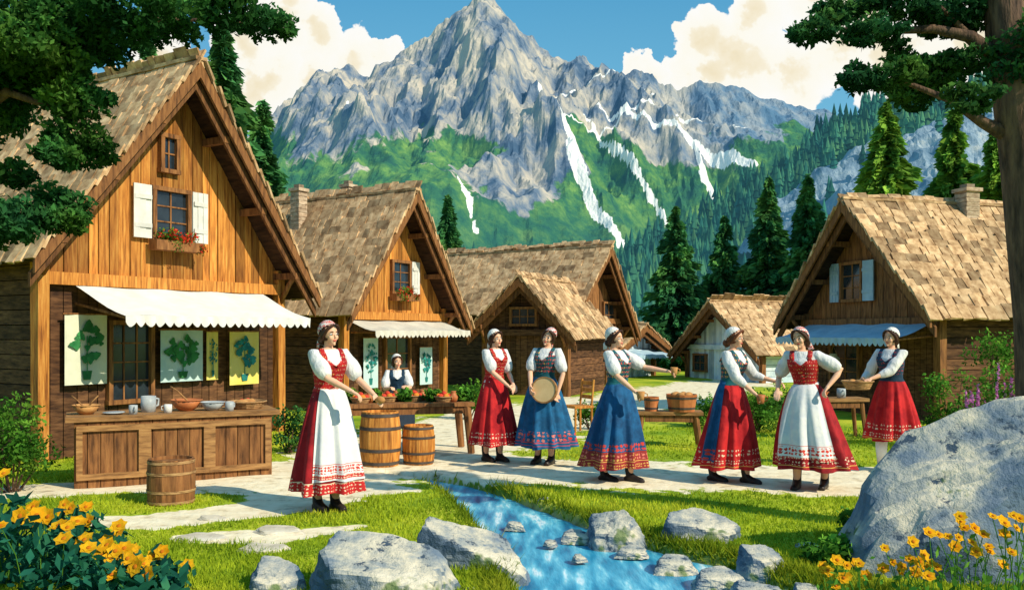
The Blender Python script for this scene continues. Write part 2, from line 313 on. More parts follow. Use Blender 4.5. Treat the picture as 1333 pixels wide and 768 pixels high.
    return [(Rw@(w*scale)+Vector((X,Y,0)),Rw@f) for w,f in wr]
N0=(0,0,0)
w1=person('woman in dark red dress with long white apron standing beside the barrels, nearest of all',427,663,38,[((487,514,-.1),N0,.35,(0,.3,1)),((468,520,-.34),(-.4,0,0),.5,(0,.2,1))],VS_RED,SK_W1,AP_R,hem=.18,hw=.31,yaw=10,cap=CAPR,lean=.05,scale=1.03,feet=((.06,-.04),(-.07,.04)),apr=(-math.pi/2+.1,1.0),al=.88,roll=-3)
w2=person('woman in red skirt and red bodice, leftmost of the group beside the tambourine holder',643,600,38,[((668,500,-.15),N0,.5,(0,.3,1)),((662,504,-.25),(-.4,0,0),.4,(0,.2,1))],VS_RED,SK_RED,hem=.22,hw=.29,yaw=0,cap=CAPW,scale=.99,feet=((.07,-.05),(-.07,.06)),roll=-8,side=.05)
w3=person('woman in blue skirt and flowered headscarf holding a round tambourine',708,603,-24,[((726,512,-.2),(.6,0,0),.6,(0,.4,.6)),((690,508,-.26),(-.5,0,0),.6,(-1,0,.2))],VS_TEAL,SK_BL2,hem=.22,hw=.36,yaw=2,cap=CAPR,scale=1.,sway=(.04,0),side=.12,roll=11)
w4=person('woman in long blue dress with red hem stretching out one arm with a cup',804,626,48,[((870,484,-.05),N0,.7,(0,.3,1)),((828,512,-.34),(-.7,.3,.2),.6,(0,.2,1))],VS_TEAL,SK_BLU,hem=.17,hw=.35,yaw=2,cap=CAPW,sway=(-.01,.05),feet=((.06,-.14),(-.08,.1)),lean=-.06,roll=-5)
w5=person('woman in teal bodice and red skirt reaching her arms towards the aproned dancer',951,627,45,[((1008,496,0),N0,.5,(0,.3,1)),((982,512,-.34),(-.5,0,0),.6,(0,.2,1))],VS_TEAL,SK_RED,AP_B,hem=.17,hw=.34,yaw=8,long=True,cap=CAPW,hair=HAIRR,sway=(.0,.06),feet=((.05,-.18),(-.09,.14)),lean=.1,apr=(math.pi*.93,.42),roll=-5)
w6=person('dancing woman in flared white embroidered apron over a maroon skirt',1050,635,-30,[((1078,503,-.22),(1.2,.4,.2),.6,(0,.3,1)),((1012,508,0),N0,.4,(0,.2,1))],VS_RED,SK_RM,AP_W,hem=.23,hw=.4,lean=.1,yaw=-12,cap=CAPR,sway=(.08,.02),feet=((.16,.08),(-.08,-.1)),side=-.1,apr=(-math.pi/2-.1,.92),roll=-5,al=.88)
w7=person('woman in dark bodice and short red skirt carrying a bread basket, rightmost dancer',1161,613,-50,[((1125,500,-.22),N0,.7,(0,.3,-1)),((1118,498,.02),N0,.7,(0,.2,-1))],VS_NAVY,SK_RED2,hem=.37,hw=.3,yaw=0,shoe=BRBOOT,leg=STOCK,long=True,cap=CAPW,feet=((.07,.11),(-.07,-.12)),sway=(0,.03),lean=.05,roll=5)
w8=person('seated market woman in white blouse working behind the vegetable table',517,0,10,[((528,503,-.35),N0,.5,(0,.3,1)),((508,505,-.35),N0,.5,(0,.3,1))],VS_NAVY,SK_NAVY,yaw=15,cap=CAPW,seat=.4,Yover=14.)
st=empty('stool',((517-CX)*14/F,14.02,0),0,'wooden stool under the seated market woman','stool')
m=MB(); m.lathe([(0,.44),(.19,.44),(.19,.48),(0,.48)]); m.build('seat',TABLE,st)
for a in range(3):
    m=MB(); t=a*2.1; m.tube([(.1*math.cos(t),.1*math.sin(t),.44),(.16*math.cos(t),.16*math.sin(t),0)],[.018,.014],8); m.build('leg',TABLE,st)
# ---------- held things ----------
def cup(p,label,mat=CLAY,s=1.):
    o=empty('cup',p,0,label,'cup'); m=MB(); m.lathe([(0,0),(.03*s,0),(.036*s,.04*s),(.04*s,.085*s),(.036*s,.085*s),(.03*s,.01),(0,.01)],seg=18); m.build('vessel',mat,o,True)
    m=MB(); m.tube([(.038*s,0,.07*s),(.065*s,0,.06*s),(.062*s,0,.03*s),(.035*s,0,.02*s)],.006*s,6); m.build('handle',mat,o,True); return o
(pw,pf)=w4[0]; cup(pw+pf*.09+Vector((0,0,-.03)),'small brown cup held out by the woman in the long blue dress',BREAD)
def basket(p,label,r=.14,h=.09,fill=None,group=None):
    o=empty('basket',p,R.uniform(0,3),label,'basket',group); m=MB()
    prof=[(0,0),(r*.75,0)]+[(r*(.75+.25*i/8)+(.004 if i%2 else 0),h*i/8) for i in range(1,9)]+[(r*1.05,h*1.05),(r*.97,h),(r*.72,.01),(0,.01)]
    m.lathe(prof,seg=26,var=.2); m.build('bowl',WICK,o)
    m=MB(); m.tube([(r*1.02*math.cos(a*math.pi/12),r*1.02*math.sin(a*math.pi/12),h*1.03) for a in range(24)],.009,6,closed=True); m.build('rim',WICK,o,True)
    return o
def loaf(p,l=.08,r=.035,label='brown bread loaf',mat=BREAD,name='bread_loaf',cat='bread',group=None):
    m=MB(); m.ell((0,0,r*.8),(l,r*1.2,r)); o=m.build(name,mat,None,True); o.location=p; o.rotation_euler=(0,0,R.uniform(0,3)); tag(o,label,cat,group); return o
bp=(w7[0][0]+w7[1][0])/2+(w7[0][1]+w7[1][1]).normalized()*.12+Vector((0,0,-.05)); basket(bp,'wicker basket carried by the rightmost dancer',.17,.09)
for k,(dx,dy) in enumerate(((-.06,0),(.06,.02),(0,-.06))): loaf(bp+Vector((dx,dy,.045)),.075,.04,'bread loaf in the basket carried by the rightmost dancer',group='loaves in the carried basket')
bp=w1[0][0]+w1[0][1]*.1+Vector((0,0,-.02)); loaf(bp,.07,.035,'small bread roll in the hand of the woman with the white lace apron')
bp=w5[1][0]+w5[1][1]*.09+Vector((0,0,-.05)); cup(bp,'clay mug in the near hand of the woman with auburn hair',CLAY,1.1)
bp=w4[1][0]+w4[1][1]*.09+Vector((0,0,-.04)); cup(bp,'brown mug held at the waist by the woman in the long blue dress',BREAD,1.1)
tp=(w3[0][0]+w3[1][0])/2+Vector((0,-.06,0)); to=empty('tambourine',tp,rad(-20),'round tambourine with pale skin in front of the blue skirt','tambourine')
Mt=Matrix.Rotation(rad(80),3,'X')
m=MB(); m.lathe([(.145,-.03),(.16,-.03),(.16,.03),(.145,.03),(.145,-.03)],seg=32,M=Mt); m.build('hoop',TABLE,to)
m=MB(); m.lathe([(0,.024),(.146,.024),(.146,.02),(0,.02)],seg=32,M=Mt); m.build('drum_skin',pmat('drum_hide',[(.6,.4,.18),(.72,.52,.27)],5),to)
# ---------- houses ----------
class House:
    def __init__(s,L,Rt,apy,depth,label,of=.55,so=.38,zb=None,upper=GOLD,lower=DARK,sidem=DARK,row=.22,name='wooden_house'):
        p1=at(*L);p2=at(*Rt); s.C=(p1+p2)/2; d=Vector((p2.x-p1.x,p2.y-p1.y)); s.W=d.length; s.d=d/s.W; s.b=Vector((-s.d.y,s.d.x))
        s.w=s.W/2; s.ze={-1:p1.z,1:p2.z}; s.zA=CZ-(apy-HY)*s.C.y/F; s.of=of; s.wi=s.w-so; s.depth=depth
        s.root=r=empty(name,(s.C.x,s.C.y,0),math.atan2(s.d.y,s.d.x),label,'house'); w=s.w
        zb=zb or min(s.ze.values()); s.zb=zb
        up=MB();lo=MB(); u=-s.wi; pw=.165
        while u<s.wi-.01:
            v=min(u+pw*R.uniform(.8,1.15),s.wi); g=.006
            zt=[s.rl(q)-.1 for q in (u,v)]; z0=zb
            if (u<0<v): zt=[min(zt)]*2
            y0=of+R.uniform(-.012,.008); T=R.choice([.55,.75,.9,1.,1.1,1.25])
            if min(zt)>z0: up.hexa([(u+g,y0,z0),(v-g,y0,z0),(v-g,y0+.05,z0),(u+g,y0+.05,z0),(u+g,y0,zt[0]),(v-g,y0,zt[1]),(v-g,y0+.05,zt[1]),(u+g,y0+.05,zt[0])],T)
            lo.box(((u+v)/2,of+.035+R.uniform(-.004,.004),min(zb,min(zt))/2),((v-u)/2-g,.025,min(zb,min(zt))/2),tone=R.uniform(.7,1.5))
            u=v
        up.build('gable_wall',upper,r); lo.build('front_wall',lower,r)
        for sd in (-1,1):
            m=MB(); z=0; top=s.rl(sd*s.wi)-.06
            while z<top:
                h=min(.19,top-z); m.box((sd*(s.wi-.03),(of+depth)/2-.1,z+h/2),(.045,(depth-of)/2-.12,h/2-.006),tone=R.uniform(.7,1.3)); z+=.19
            m.build('side_wall',sidem,r)
        m=MB(); yb=depth-.25; m.add([(-s.wi,yb,0),(s.wi,yb,0),(s.wi,yb,s.rl(s.wi)),(0,yb,s.zA-.1),(-s.wi,yb,s.rl(-s.wi))],[(0,1,2,3,4)]); m.build('back_wall',lower,r)
        rf=MB(); sh=MB()
        for sd in (-1,1):
            ze=s.ze[sd]; ex=Vector((sd*w,0,ze-s.zA)); Ls=ex.length; ex/=Ls; n=Vector((sd*abs(ex.z),0,abs(ex.x))); A=Vector((0,0,s.zA))
            a0,a1=A+n*0,A+ex*Ls; t=.07; dp=Vector((0,depth,0)); nn=-n*t
            rf.hexa([a0+nn,a1+nn,a1+nn+dp,a0+nn+dp,a0,a1,a1+dp,a0+dp],.35)
            M=Matrix((ex*sd,Vector((0,1,0)),n)).transposed(); dd=Ls+.05
            while dd>.02:
                y=-.06+R.uniform(-.05,0)
                while y<depth+.03:
                    wd=R.uniform(.1,.27)*(row/.2); l=row*R.uniform(.56,.72)
                    c=A+ex*(dd-l+.02+R.uniform(-.03,.03))+Vector((0,y+wd/2,0))+n*(.036+R.uniform(0,.014)); tl=Matrix.Rotation(sd*rad(R.uniform(6,12)),3,'Y')@Matrix.Rotation(rad(R.uniform(-2,2)),3,'Z')
                    sh.box(c,(l,wd/2-.009,.018),M@tl,R.choice([.5,.7,.85,.95,1.,1.08,1.2]),.012); y+=wd
                dd-=row*.95
            for dz,tn in ((0,.9),(-.16,.6)):
                m=MB(); y0=-.05 if dz==0 else .05; a=A+Vector((0,0,-.01+dz)); 
                m.hexa([a+Vector((0,y0,-.2)),a+ex*(Ls+.04)+Vector((0,y0,-.15)),a+ex*(Ls+.04)+Vector((0,y0+.045,-.15)),a+Vector((0,y0+.045,-.2)),a+Vector((0,y0,.02)),a+ex*(Ls+.04)+Vector((0,y0,.02)),a+ex*(Ls+.04)+Vector((0,y0+.045,.02)),a+Vector((0,y0+.045,.02))],tn)
                m.build('bargeboard',BROWN,r)
            for f in (.28,.58,.88):
                m=MB(); c=A+ex*Ls*f-n*.14; m.box(c+Vector((0,of/2+.04,0)),(.05,of/2,.05),tone=.9); m.build('purlin',BROWN,r)
            m=MB(); m.box((sd*(s.wi+.02),of-.04,s.rl(s.wi*sd)/2-.06),(.075,.075,s.rl(s.wi*sd)/2-.06),tone=.9,jit=.01); m.build('post',GOLD if upper==GOLD else BROWN,r)
            m=MB(); zt=s.rl(sd*s.wi)-.15; m.tube([(sd*(s.wi+.02),of-.04,zt-.55),(sd*(s.wi-.0),of-.3,zt-.2),(sd*s.wi,.06,zt)],.04,8); m.build('brace',BROWN,r,True)
        o=rf.build('roof',DARK,r); s.roof=o; sh.build('shingles',SHING,o)
        m=MB(); y=-.06
        while y<depth: m.box((0,y+.15,s.zA+.05),(.1,.16,.025),Matrix.Rotation(rad(R.uniform(-4,4)),3,'Y'),R.uniform(.7,1.1)); y+=.3
        m.build('ridge_cap',SHING,o)
        m=MB(); m.box((0,of-.05,zb),(s.wi+.1,.06,.08),tone=1.05); m.build('tie_beam',upper,r)
    def rl(s,u): return s.zA-(s.zA-s.ze[1 if u>0 else -1])*abs(u)/s.w
    def uv(s,px,py,v=None):
        v=s.of if v is None else v; q=(px-CX)/F
        u=(q*(s.C.y+v*s.b.y)-s.C.x-v*s.b.x)/(s.d.x-q*s.d.y); Y=s.C.y+u*s.d.y+v*s.b.y
        return u,CZ-(py-HY)*Y/F
    def world(s,u,v,z): return Vector((s.C.x+u*s.d.x+v*s.b.x,s.C.y+u*s.d.y+v*s.b.y,z))
    def window(s,x0,y0,x1,y1,nx=2,nz=3,sh=(),shm=WHITE,fm=BROWN,box=False):
        uc,zc=s.uv((x0+x1)/2,(y0+y1)/2); ua,_=s.uv(x0,y0); ub,_=s.uv(x1,y0); _,za=s.uv((x0+x1)/2,y0); _,zz=s.uv((x0+x1)/2,y1)
        w=(ub-ua)/2; h=(za-zz)/2; y=s.of; m=MB()
        for a in (-1,1): m.box((uc+a*(w+.02),y-.04,zc),(.03,.05,h+.05)); m.box((uc,y-.042,zc+a*(h+.02)),(w+.06,.052,.03))
        f=m.build('window',fm,s.root); m=MB(); m.box((uc,y-.016,zc),(w,.012,h)); m.build('pane',GLASS,f)
        m=MB()
        for i in range(1,nx): m.box((uc-w+2*w*i/nx,y-.034,zc),(.011,.009,h))
        for i in range(1,nz): m.box((uc,y-.037,zc-h+2*h*i/nz),(w,.009,.01))
        m.build('glazing_bar',fm,f)
        for a in sh:
            m=MB(); sw=w*.52; M=Matrix.Rotation(rad(6*a),3,'Z')
            for k in range(3): m.box((uc+a*(w+.07+sw)+(k-1)*sw*.66,y-.07,zc),(sw*.32,.014,h+.04),M,R.uniform(.94,1.04))
            for zz2 in (-.6,.6): m.box((uc+a*(w+.07+sw),y-.092,zc+zz2*h),(sw*.9,.008,.03),M,.9)
            m.build('shutter',shm,f)
        if box:
            m=MB(); m.box((uc,y-.17,zc-h-.13),(w*1.45,.09,.07)); b=m.build('window_box',BROWN,s.root)
            P=[((uc+R.uniform(-w*1.4,w*1.4),y-.18+R.uniform(-.09,.06),zc-h-.06+R.uniform(-.1,.1)),.09) for _ in range(16)]
            p,t=clumps(P,9000); leaves('foliage',p,.02,SHRUB,b,t)
            p,t=clumps([((c[0],c[1]-.04,c[2]+.02),.07) for c,_ in P[:12]],5000); leaves('blossoms',p,.022,REDF,b,None,.8)
    def awning(s,u0,u1,zr,zf,proj,mat):
        y0=s.of; m=MB(); n=28; vs=[];rows=6
        for i in range(rows+1):
            t=i/rows
            for k in range(n+1):
                u=u0+(u1-u0)*k/n; vs.append((u,y0-.03-proj*t,zr+(zf-zr)*t-.05*math.sin(math.pi*t)*(.6+.4*math.sin(k*.9))+.012*math.sin(k*.7+i)))
        m.add(vs,[(i*(n+1)+k,i*(n+1)+k+1,(i+1)*(n+1)+k+1,(i+1)*(n+1)+k) for i in range(rows) for k in range(n)])
        o=m.build('awning',mat,s.root,True); m=MB(); nn=int((u1-u0)/.028); vs=[]
        for k in range(nn+1):
            u=u0+(u1-u0)*k/nn; vs+=[(u,y0-.032-proj+.006*math.sin(k),zf+.01),(u,y0-.036-proj+.012*math.sin(k*.8),zf-.08-.06*abs(math.sin(k*math.pi/5)))]
        m.add(vs,[(2*k,2*k+1,2*k+3,2*k+2) for k in range(nn)]); m.build('valance',mat,o)
        for u in (u0+.05,(u0+u1)/2,u1-.05):
            m=MB(); m.tube([(u,y0-.02,zr-.25),(u,y0-proj,zf-.03)],.018,8); m.build('awning_arm',BROWN,o)
    def chimney(s,u,v,w,h):
        z=s.rl(u); m=MB(); zz=z-.3
        while zz<z+h:
            hh=.09
            for a in range(4):
                M=Matrix.Rotation(a*math.pi/2,3,'Z'); q=M@Vector((0,-w*.86,0)); m.box((u+q.x,v+q.y,zz+hh/2),(w*.98,w*.14,hh/2-.004),M,R.uniform(.75,1.15),.006)
            zz+=hh
        m.box((u,v,z+h/2-.15),(w*.9,w*.9,h/2+.1),tone=.7); o=m.build('chimney',STONE,s.roof)
        m=MB(); m.box((u,v,z+h+.04),(w*1.25,w*1.25,.035)); m.box((u,v,z+h+.1),(w*.6,w*.6,.06),tone=.5); m.build('chimney_cap',STONE,o)
HA=House((45,335,10.5),(413,385,14.5),82,6.2,'large golden timber house with white shutters and flower box, biggest and nearest',zb=2.3,row=.22)
HA.window(199,250,241,310,2,3,(-1,1),box=True); HA.window(209,180,226,222,2,2,()); HA.window(142,422,193,520,3,4,())
HA.awning(-1.55,1.6,2.24,1.82,1.1,CLOTH)  # wall below is dark wood: awning shade put into its colour
HB=House((457,407,17.),(612,425,20.5),250,5.,'timber house with two chimneys and a market stall under its cream awning',zb=1.95,row=.25)
HB.window(509,342,530,380,2,3,(1,),box=True); HB.awning(-1.6,1.7,1.86,1.64,.75,CLOTH2); HB.chimney(-.5,2.9,.13,.8); HB.chimney(.35,2.2,.12,.8)
HB.window(500,440,530,500,2,3,())
HC=House((752,408,24.5),(832,437,28.),323,6.2,'brown house behind the dancers with its long shingle roof',upper=BROWN,zb=1.95,row=.3)
HC.window(784,395,798,425,2,2,()); HC.window(776,470,786,505,1,3,())
HP=House((608,432,23.),(748,440,21.7),362,3.4,'low dark gabled annex with one small window beside the brown house',upper=DARK,zb=1.6,of=.4,row=.27,name='timber_annex')
HP.window(667,402,698,422,3,2,())
HD=House((1010,425,19.5),(1212,412,15.),262,6.6,'shaded brown chalet at the right with pale blue shutters and a stone chimney',upper=BROWN,zb=1.8,row=.24)
HD.window(1099,344,1124,390,2,3,(-1,1),BCLOTH); HD.awning(-1.75,1.85,1.8,1.5,.9,BCLOTH); HD.chimney(.2,2.75,.16,.45); HD.window(1085,450,1120,500,2,3,())
HE=House((872,462,32.),(985,462,27.5),393,4.6,'white plaster cottage, walls tinted with blue shade, with a sunlit shingle roof below the pines',upper=PLAST,lower=PLAST,sidem=PLAST,zb=1.1,row=.32,name='plaster_cottage')
HE.window(905,462,920,482,2,2,())
HF=House((806,455,30.),(872,452,33.),424,4.,'low pale cottage with a blue awning between the brown house and the other cottage',upper=PLAST,lower=PLAST,sidem=PLAST,zb=.9,row=.32,name='plaster_cottage'); HF.awning(-1.,1.6,1.0,.8,.8,BCLOTH)
def poster(h,x0,y0,x1,y1,label,bg,fg,seed=1):
    rr=random.Random(seed); ua,_=h.uv(x0,y0); ub,_=h.uv(x1,y0); uc,za=h.uv((x0+x1)/2,y0); _,zz=h.uv((x0+x1)/2,y1); w=ub-ua; H=za-zz
    p=h.world(uc,h.of-.12,za); o=empty('wall_hanging',p,h.root.rotation_euler.z,label,'wall hanging')
    m=MB(); n=14; vs=[]
    for i in range(n+1):
        for k in range(n+1): vs.append(((k/n-.5)*w,.008*math.sin(k*.9+seed),-H*i/n))
    m.add(vs,[(i*(n+1)+k,(i+1)*(n+1)+k,(i+1)*(n+1)+k+1,i*(n+1)+k+1) for i in range(n) for k in range(n)]); m.build('sheet',bg,o,True)
    m=MB(); m.tube([(-w*.55,0,.01),(w*.55,0,.01)],.012,8); m.build('rod',BROWN,o)
    m=MB(); yy=-.016
    m.tube([(0,yy,-H*.85),(0,yy,-H*.3)],.008,4)
    for i in range(34):
        a=rr.uniform(0,6.28); q=rr.uniform(.1,1)**.6; cx=math.cos(a)*w*.36*q; cz=-H*.4+math.sin(a)*H*.28*q; s=w*rr.uniform(.05,.09); t=rr.uniform(.7,1.3)
        ring=[(cx+s*(1+.25*math.cos(3*b+a))*math.cos(b),yy-.0006*i,cz+s*(1+.25*math.cos(3*b+a))*math.sin(b)) for b in [j*math.pi/6 for j in range(12)]]
        m.add(ring,[tuple(range(12))],t)
    m.add([(-w*.12,yy,-H*.8),(w*.12,yy,-H*.8),(w*.08,yy,-H*.93),(-w*.08,yy,-H*.93)],[(0,1,2,3)],.8)
    m.build('leaf_print',fg,o)
PCREAM=pmat('cream_cloth',[(.6,.62,.48),(.75,.75,.58)],4); PBLUE=pmat('pale_blue_cloth',[(.42,.62,.66),(.6,.74,.72)],4); PYEL=pmat('yellow_cloth',[(.78,.62,.1),(.82,.7,.24)],3)
GPR=pmat('green_print',[(.02,.16,.05),(.05,.26,.08)],6); GPT=pmat('teal_print',[(.01,.16,.18),(.03,.26,.22)],6)
poster(HA,78,410,133,500,'cream cloth hanging with green tree print left of the lower window',PCREAM,GPR,seed=1)
poster(HA,203,430,258,496,'pale blue cloth hanging with green leaf print right of the lower window',PBLUE,GPR,seed=2)
poster(HA,262,432,277,494,'narrow yellow cloth hanging between the two wider leaf prints',PYEL,GPT,seed=3)
poster(HA,292,432,330,500,'yellow cloth hanging with teal leaf print nearest the right corner post',PYEL,GPT,seed=4)
poster(HB,467,440,486,505,'pale blue leaf hanging at the left of the second stall',PBLUE,GPT,seed=5)
poster(HB,541,452,557,500,'pale blue leaf hanging at the right of the second stall',PBLUE,GPT,seed=6)
# ---------- furniture ----------
def legged(name,p,rz,L,D,H,label,cat,cab=False,legr=.03,top=TABLE):
    o=empty(name,p,rz,label,cat); m=MB(); n=4
    for i in range(n): m.box((0,-D/2+D*(i+.5)/n,H-.025),(L/2,D/n/2-.003,.025),tone=R.uniform(.85,1.15))
    m.build('tabletop',top,o)
    if cab:
        m=MB(); m.box((0,.02,(H-.05)/2),(L/2-.08,D/2-.05,(H-.05)/2),tone=.75); 
        k=int(L/.13)
        for i in range(k): m.box((-L/2+.08+(L-.16)*(i+.5)/k,-D/2+.055,(H-.05)/2),((L-.16)/k/2-.004,.02,(H-.05)/2),tone=R.uniform(.7,1.1))
        m.build('cabinet_body',BROWN,o)
        for i in range(3):
            cx=-L/2+.1+(L-.2)*(i+.5)/3; dw=(L-.2)/6-.03; m=MB()
            for a in (-1,1): m.box((cx+a*dw,-D/2+.02,H/2),(.03,.018,H/2-.1)); m.box((cx,-D/2+.018,H/2+a*(H/2-.12)),(dw+.028,.018,.03))
            m.build('door_frame',top,o)
    else:
        for a in (-1,1):
            for b in (-1,1):
                m=MB(); m.tube([(a*(L/2-.1),b*(D/2-.06),H-.05),(a*(L/2-.04),b*(D/2-.04),0)],[legr*1.2,legr],8); m.build('leg',BROWN,o)
            m=MB(); m.box((a*(L/2-.1),0,H-.1),(.03,D/2-.05,.04)); m.build('crossbar',BROWN,o)
        m=MB(); m.box((0,-D/2+.05,H-.1),(L/2-.14,.02,.045)); m.build('apron_rail',BROWN,o)
    return o
def item(kind,p,label,mat,s=1.,cat=None,group=None):
    prof={'bowl':[(0,0),(.05,0),(.09,.03),(.125,.09),(.118,.09),(.08,.03),(0,.015)],'mug':[(0,0),(.055,0),(.06,.06),(.058,.13),(.05,.13),(.05,.02),(0,.02)],
     'jug':[(0,0),(.05,0),(.08,.05),(.085,.1),(.05,.16),(.045,.19),(.055,.21),(.045,.205),(.035,.16),(0,.16)],'plate':[(0,0),(.06,0),(.11,.02),(.108,.026),(.06,.01),(0,.01)]}[kind]
    o=empty(kind,p,R.uniform(0,6),label,cat or kind,group); m=MB(); m.lathe([(r*s,z*s) for r,z in prof],seg=22); m.build('vessel',mat,o,True)
    if kind in('mug','jug'): m=MB(); m.tube([(.055*s,0,.11*s),(.1*s,0,.1*s),(.098*s,0,.05*s),(.057*s,0,.035*s)],.009*s,8); m.build('handle',mat,o,True)
    else: m=MB(); m.tube([(prof[3 if kind=='bowl' else 2][0]*s*math.cos(a*math.pi/12),prof[3 if kind=='bowl' else 2][0]*s*math.sin(a*math.pi/12),prof[3 if kind=='bowl' else 2][1]*s) for a in range(24)],.005*s,6,closed=True); m.build('rim',mat,o,True)
    return o
cA=at(92,640,9.1); cB=at(358,622,10.); cd=Vector((cB.x-cA.x,cB.y-cA.y,0)); Lc=cd.length; cd/=Lc; cn=Vector((-cd.y,cd.x,0)); cc=(cA+cB)/2; HTA=.74
c0=Vector((cc.x,cc.y,0))+cn*.35; rzc=math.atan2(cd.y,cd.x)
legged('counter',c0,rzc,Lc+.1,.75,HTA,'long brown panelled counter laden with bowls below the white awning','counter',True)
def onc(f,g): return c0+cd*(f-.5)*Lc+cn*g+Vector((0,0,HTA))
item('bowl',onc(.07,.0),'wooden bowl with ladles at the left end of the counter',BREAD,1.1)
for k,(a,b) in enumerate(((.1,.3),(-.12,.28))):
    m=MB(); q=onc(.07,0); m.tube([q+Vector((0,0,.05)),q+Vector((a*.7,0,.14)),q+Vector((a*1.3,0,.2))],[.012,.007,.008],6); m.ell(q+Vector((0,0,.05)),(.03,.03,.012)); tag(m.build('ladle',TABLE,None,True),('ladle leaning right in the wooden bowl','ladle leaning left in the wooden bowl')[k],'ladle')
item('plate',onc(.2,-.1),'grey plate lying between the ladle bowl and the tall mug',GREYC); item('mug',onc(.29,-.2),'small grey mug in front of the tall grey mug',GREYC,.75)
item('mug',onc(.37,.02),'tall grey mug left of the orange bowl',GREYC,1.35); item('mug',onc(.46,-.18),'little white mug between tall mug and orange bowl',WHITE,.7)
item('bowl',onc(.56,.0),'large orange clay bowl in the middle of the counter',CLAY,1.35); item('bowl',onc(.69,-.1),'grey ceramic bowl right of the orange bowl',GREYC,1.05)
item('mug',onc(.77,-.22),'grey mug beside the bread basket',GREYC,.8); bq=onc(.88,0); basket(bq,'wide wicker basket of bread and tomatoes on the counter end',.21,.08)
for k in range(7):
    a=k*.9; q=bq+Vector((.12*math.cos(a)*(k%3)/2,.12*math.sin(a)*(k%3)/2,.05))
    if k%2: loaf(q,.08,.035,'brown bread loaf in the basket on the counter end',group='loaves in the counter basket')
    else: loaf(q,.035,.035,'red tomato in the basket on the counter end',REDV,'tomato','tomato','tomatoes in the counter basket')
m=MB(); q=onc(.57,0)+Vector((0,0,.1)); m.tube([q,q+Vector((-.12,0,.12)),q+Vector((-.2,.0,.17))],[.012,.007,.008],6); tag(m.build('wooden_spoon',TABLE,None,True),'wooden spoon leaning in the large orange bowl','spoon')
def barrel(px,by,wpx,hpx,label,mat=BROWN,bulge=.14,hoopm=IRON,Y=None):
    Y=Y or gy(by); k=Y/F; r=wpx*k/2/(1+bulge); h=hpx*k; o=empty('barrel',((px-CX)*k,Y,0),R.uniform(0,1),label,'barrel'); f=lambda t:r*(1+bulge*math.sin(math.pi*t))
    m=MB(); m.lathe([(f(i/10),h*i/10) for i in range(11)]+[(r*.9,h),(r*.9,h-.03)],seg=22,var=.22); m.build('staves',mat,o)
    m=MB(); m.lathe([(0,h-.03),(r*.91,h-.03)],seg=22,var=.1); m.build('lid',mat,o)
    for t in (.06,.3,.7,.94): m=MB(); m.lathe([(f(t-.03)+.006,h*(t-.03)),(f(t+.03)+.006,h*(t+.03))],seg=22); m.build('hoop',hoopm,o,True)
barrel(495,605,54,70,'taller oak barrel behind the woman with the white lace apron',GOLD); barrel(545,603,43,50,'shorter oak barrel beside the taller barrel',GOLD)
barrel(223,654,60,58,'weathered dark barrel standing in front of the panelled counter',BROWN,.06,WICK)
tb=at(528,0,12.); HT=.68
legged('market_table',Vector((tb.x,12.,0)),rad(14),1.75,.8,HT,'sturdy market table heaped with vegetables behind the two oak barrels','table',False,.048,BROWN)
LN=['lettuce heap nearest the left end of the market table','lettuce heap left of the table middle','lettuce heap in the middle of the market table','lettuce heap right of the table middle','lettuce heap near the right end of the market table']
for k in range(13):
    u=-.74+k*.123; q=Vector((tb.x,12.,HT))+Matrix.Rotation(rad(14),3,'Z')@Vector((u,R.uniform(-.25,.2),0))
    if k%3==0: 
        p,t=clumps([(tuple(q+Vector((R.uniform(-.05,.05),R.uniform(-.08,.08),.07))),.1) for j in range(2)],20000); o=leaves('lettuce',p,.03,SHRUB,None,t,.8); tag(o,LN[k//3],'lettuce')
    elif k%3==1:
        basket(q,('wicker bowl of red and orange fruit furthest left on the market table','wicker bowl of red and orange fruit just left of the table centre','wicker bowl of red and orange fruit just right of the table centre','wicker bowl of red and orange fruit furthest right on the market table')[k//3],.13,.07)
        for j in range(7):
            rr_=.075 if j<6 else 0; loaf(q+Vector((rr_*math.cos(j*1.05),rr_*math.sin(j*1.05),.045 if j<6 else .08)),.036,.038,*((('orange in a wicker bowl on the market table',ORANGE,'orange','fruit','oranges on the market table')) if j%2 else ('red tomato in a wicker bowl on the market table',REDV,'tomato','tomato','tomatoes on the market table')))
    else:
        item('jug',q,('clay jug furthest left on the market table','clay jug just left of the market table centre','clay jug just right of the market table centre','clay jug furthest right on the market table')[k//3],CLAY,.7)
b1=at(868,0,12.6); legged('bench_table',Vector((b1.x+.02,12.6,0)),rad(-6),.95,.36,.5,'low wooden bench carrying tubs behind the woman in the long blue dress','bench',legr=.035)
def tub(p,r,h,label):
    o=empty('tub',p,0,label,'tub'); m=MB(); m.lathe([(0,0),(r*.82,0),(r,h),(r*.93,h),(r*.78,.03),(0,.03)],seg=20,var=.2); m.build('staves',CLAY,o)
    for t in (.2,.8): m=MB(); m.lathe([(r*(.82+.18*(t-.06))+.005,h*(t-.06)),(r*(.82+.18*(t+.06))+.005,h*(t+.06))],seg=20); m.build('hoop',IRON,o)
tub(Vector((b1.x+.2,12.55,.5)),.22,.24,'large round wooden tub on the low bench'); tub(Vector((b1.x-.22,12.6,.5)),.11,.2,'small wooden bucket left of the large tub')
for j in range(6): loaf(Vector((b1.x+.2+.1*math.cos(j*1.1),12.55+.1*math.sin(j*1.1),.7)),.06,.04,'bread roll in the large round tub',BREAD,'bread_roll','bread','rolls in the large tub')
b2=at(1085,0,13.5); legged('bench_table',Vector((b2.x,13.5,0)),rad(6),.95,.4,.62,'low wooden table between the two rightmost dancers','table')
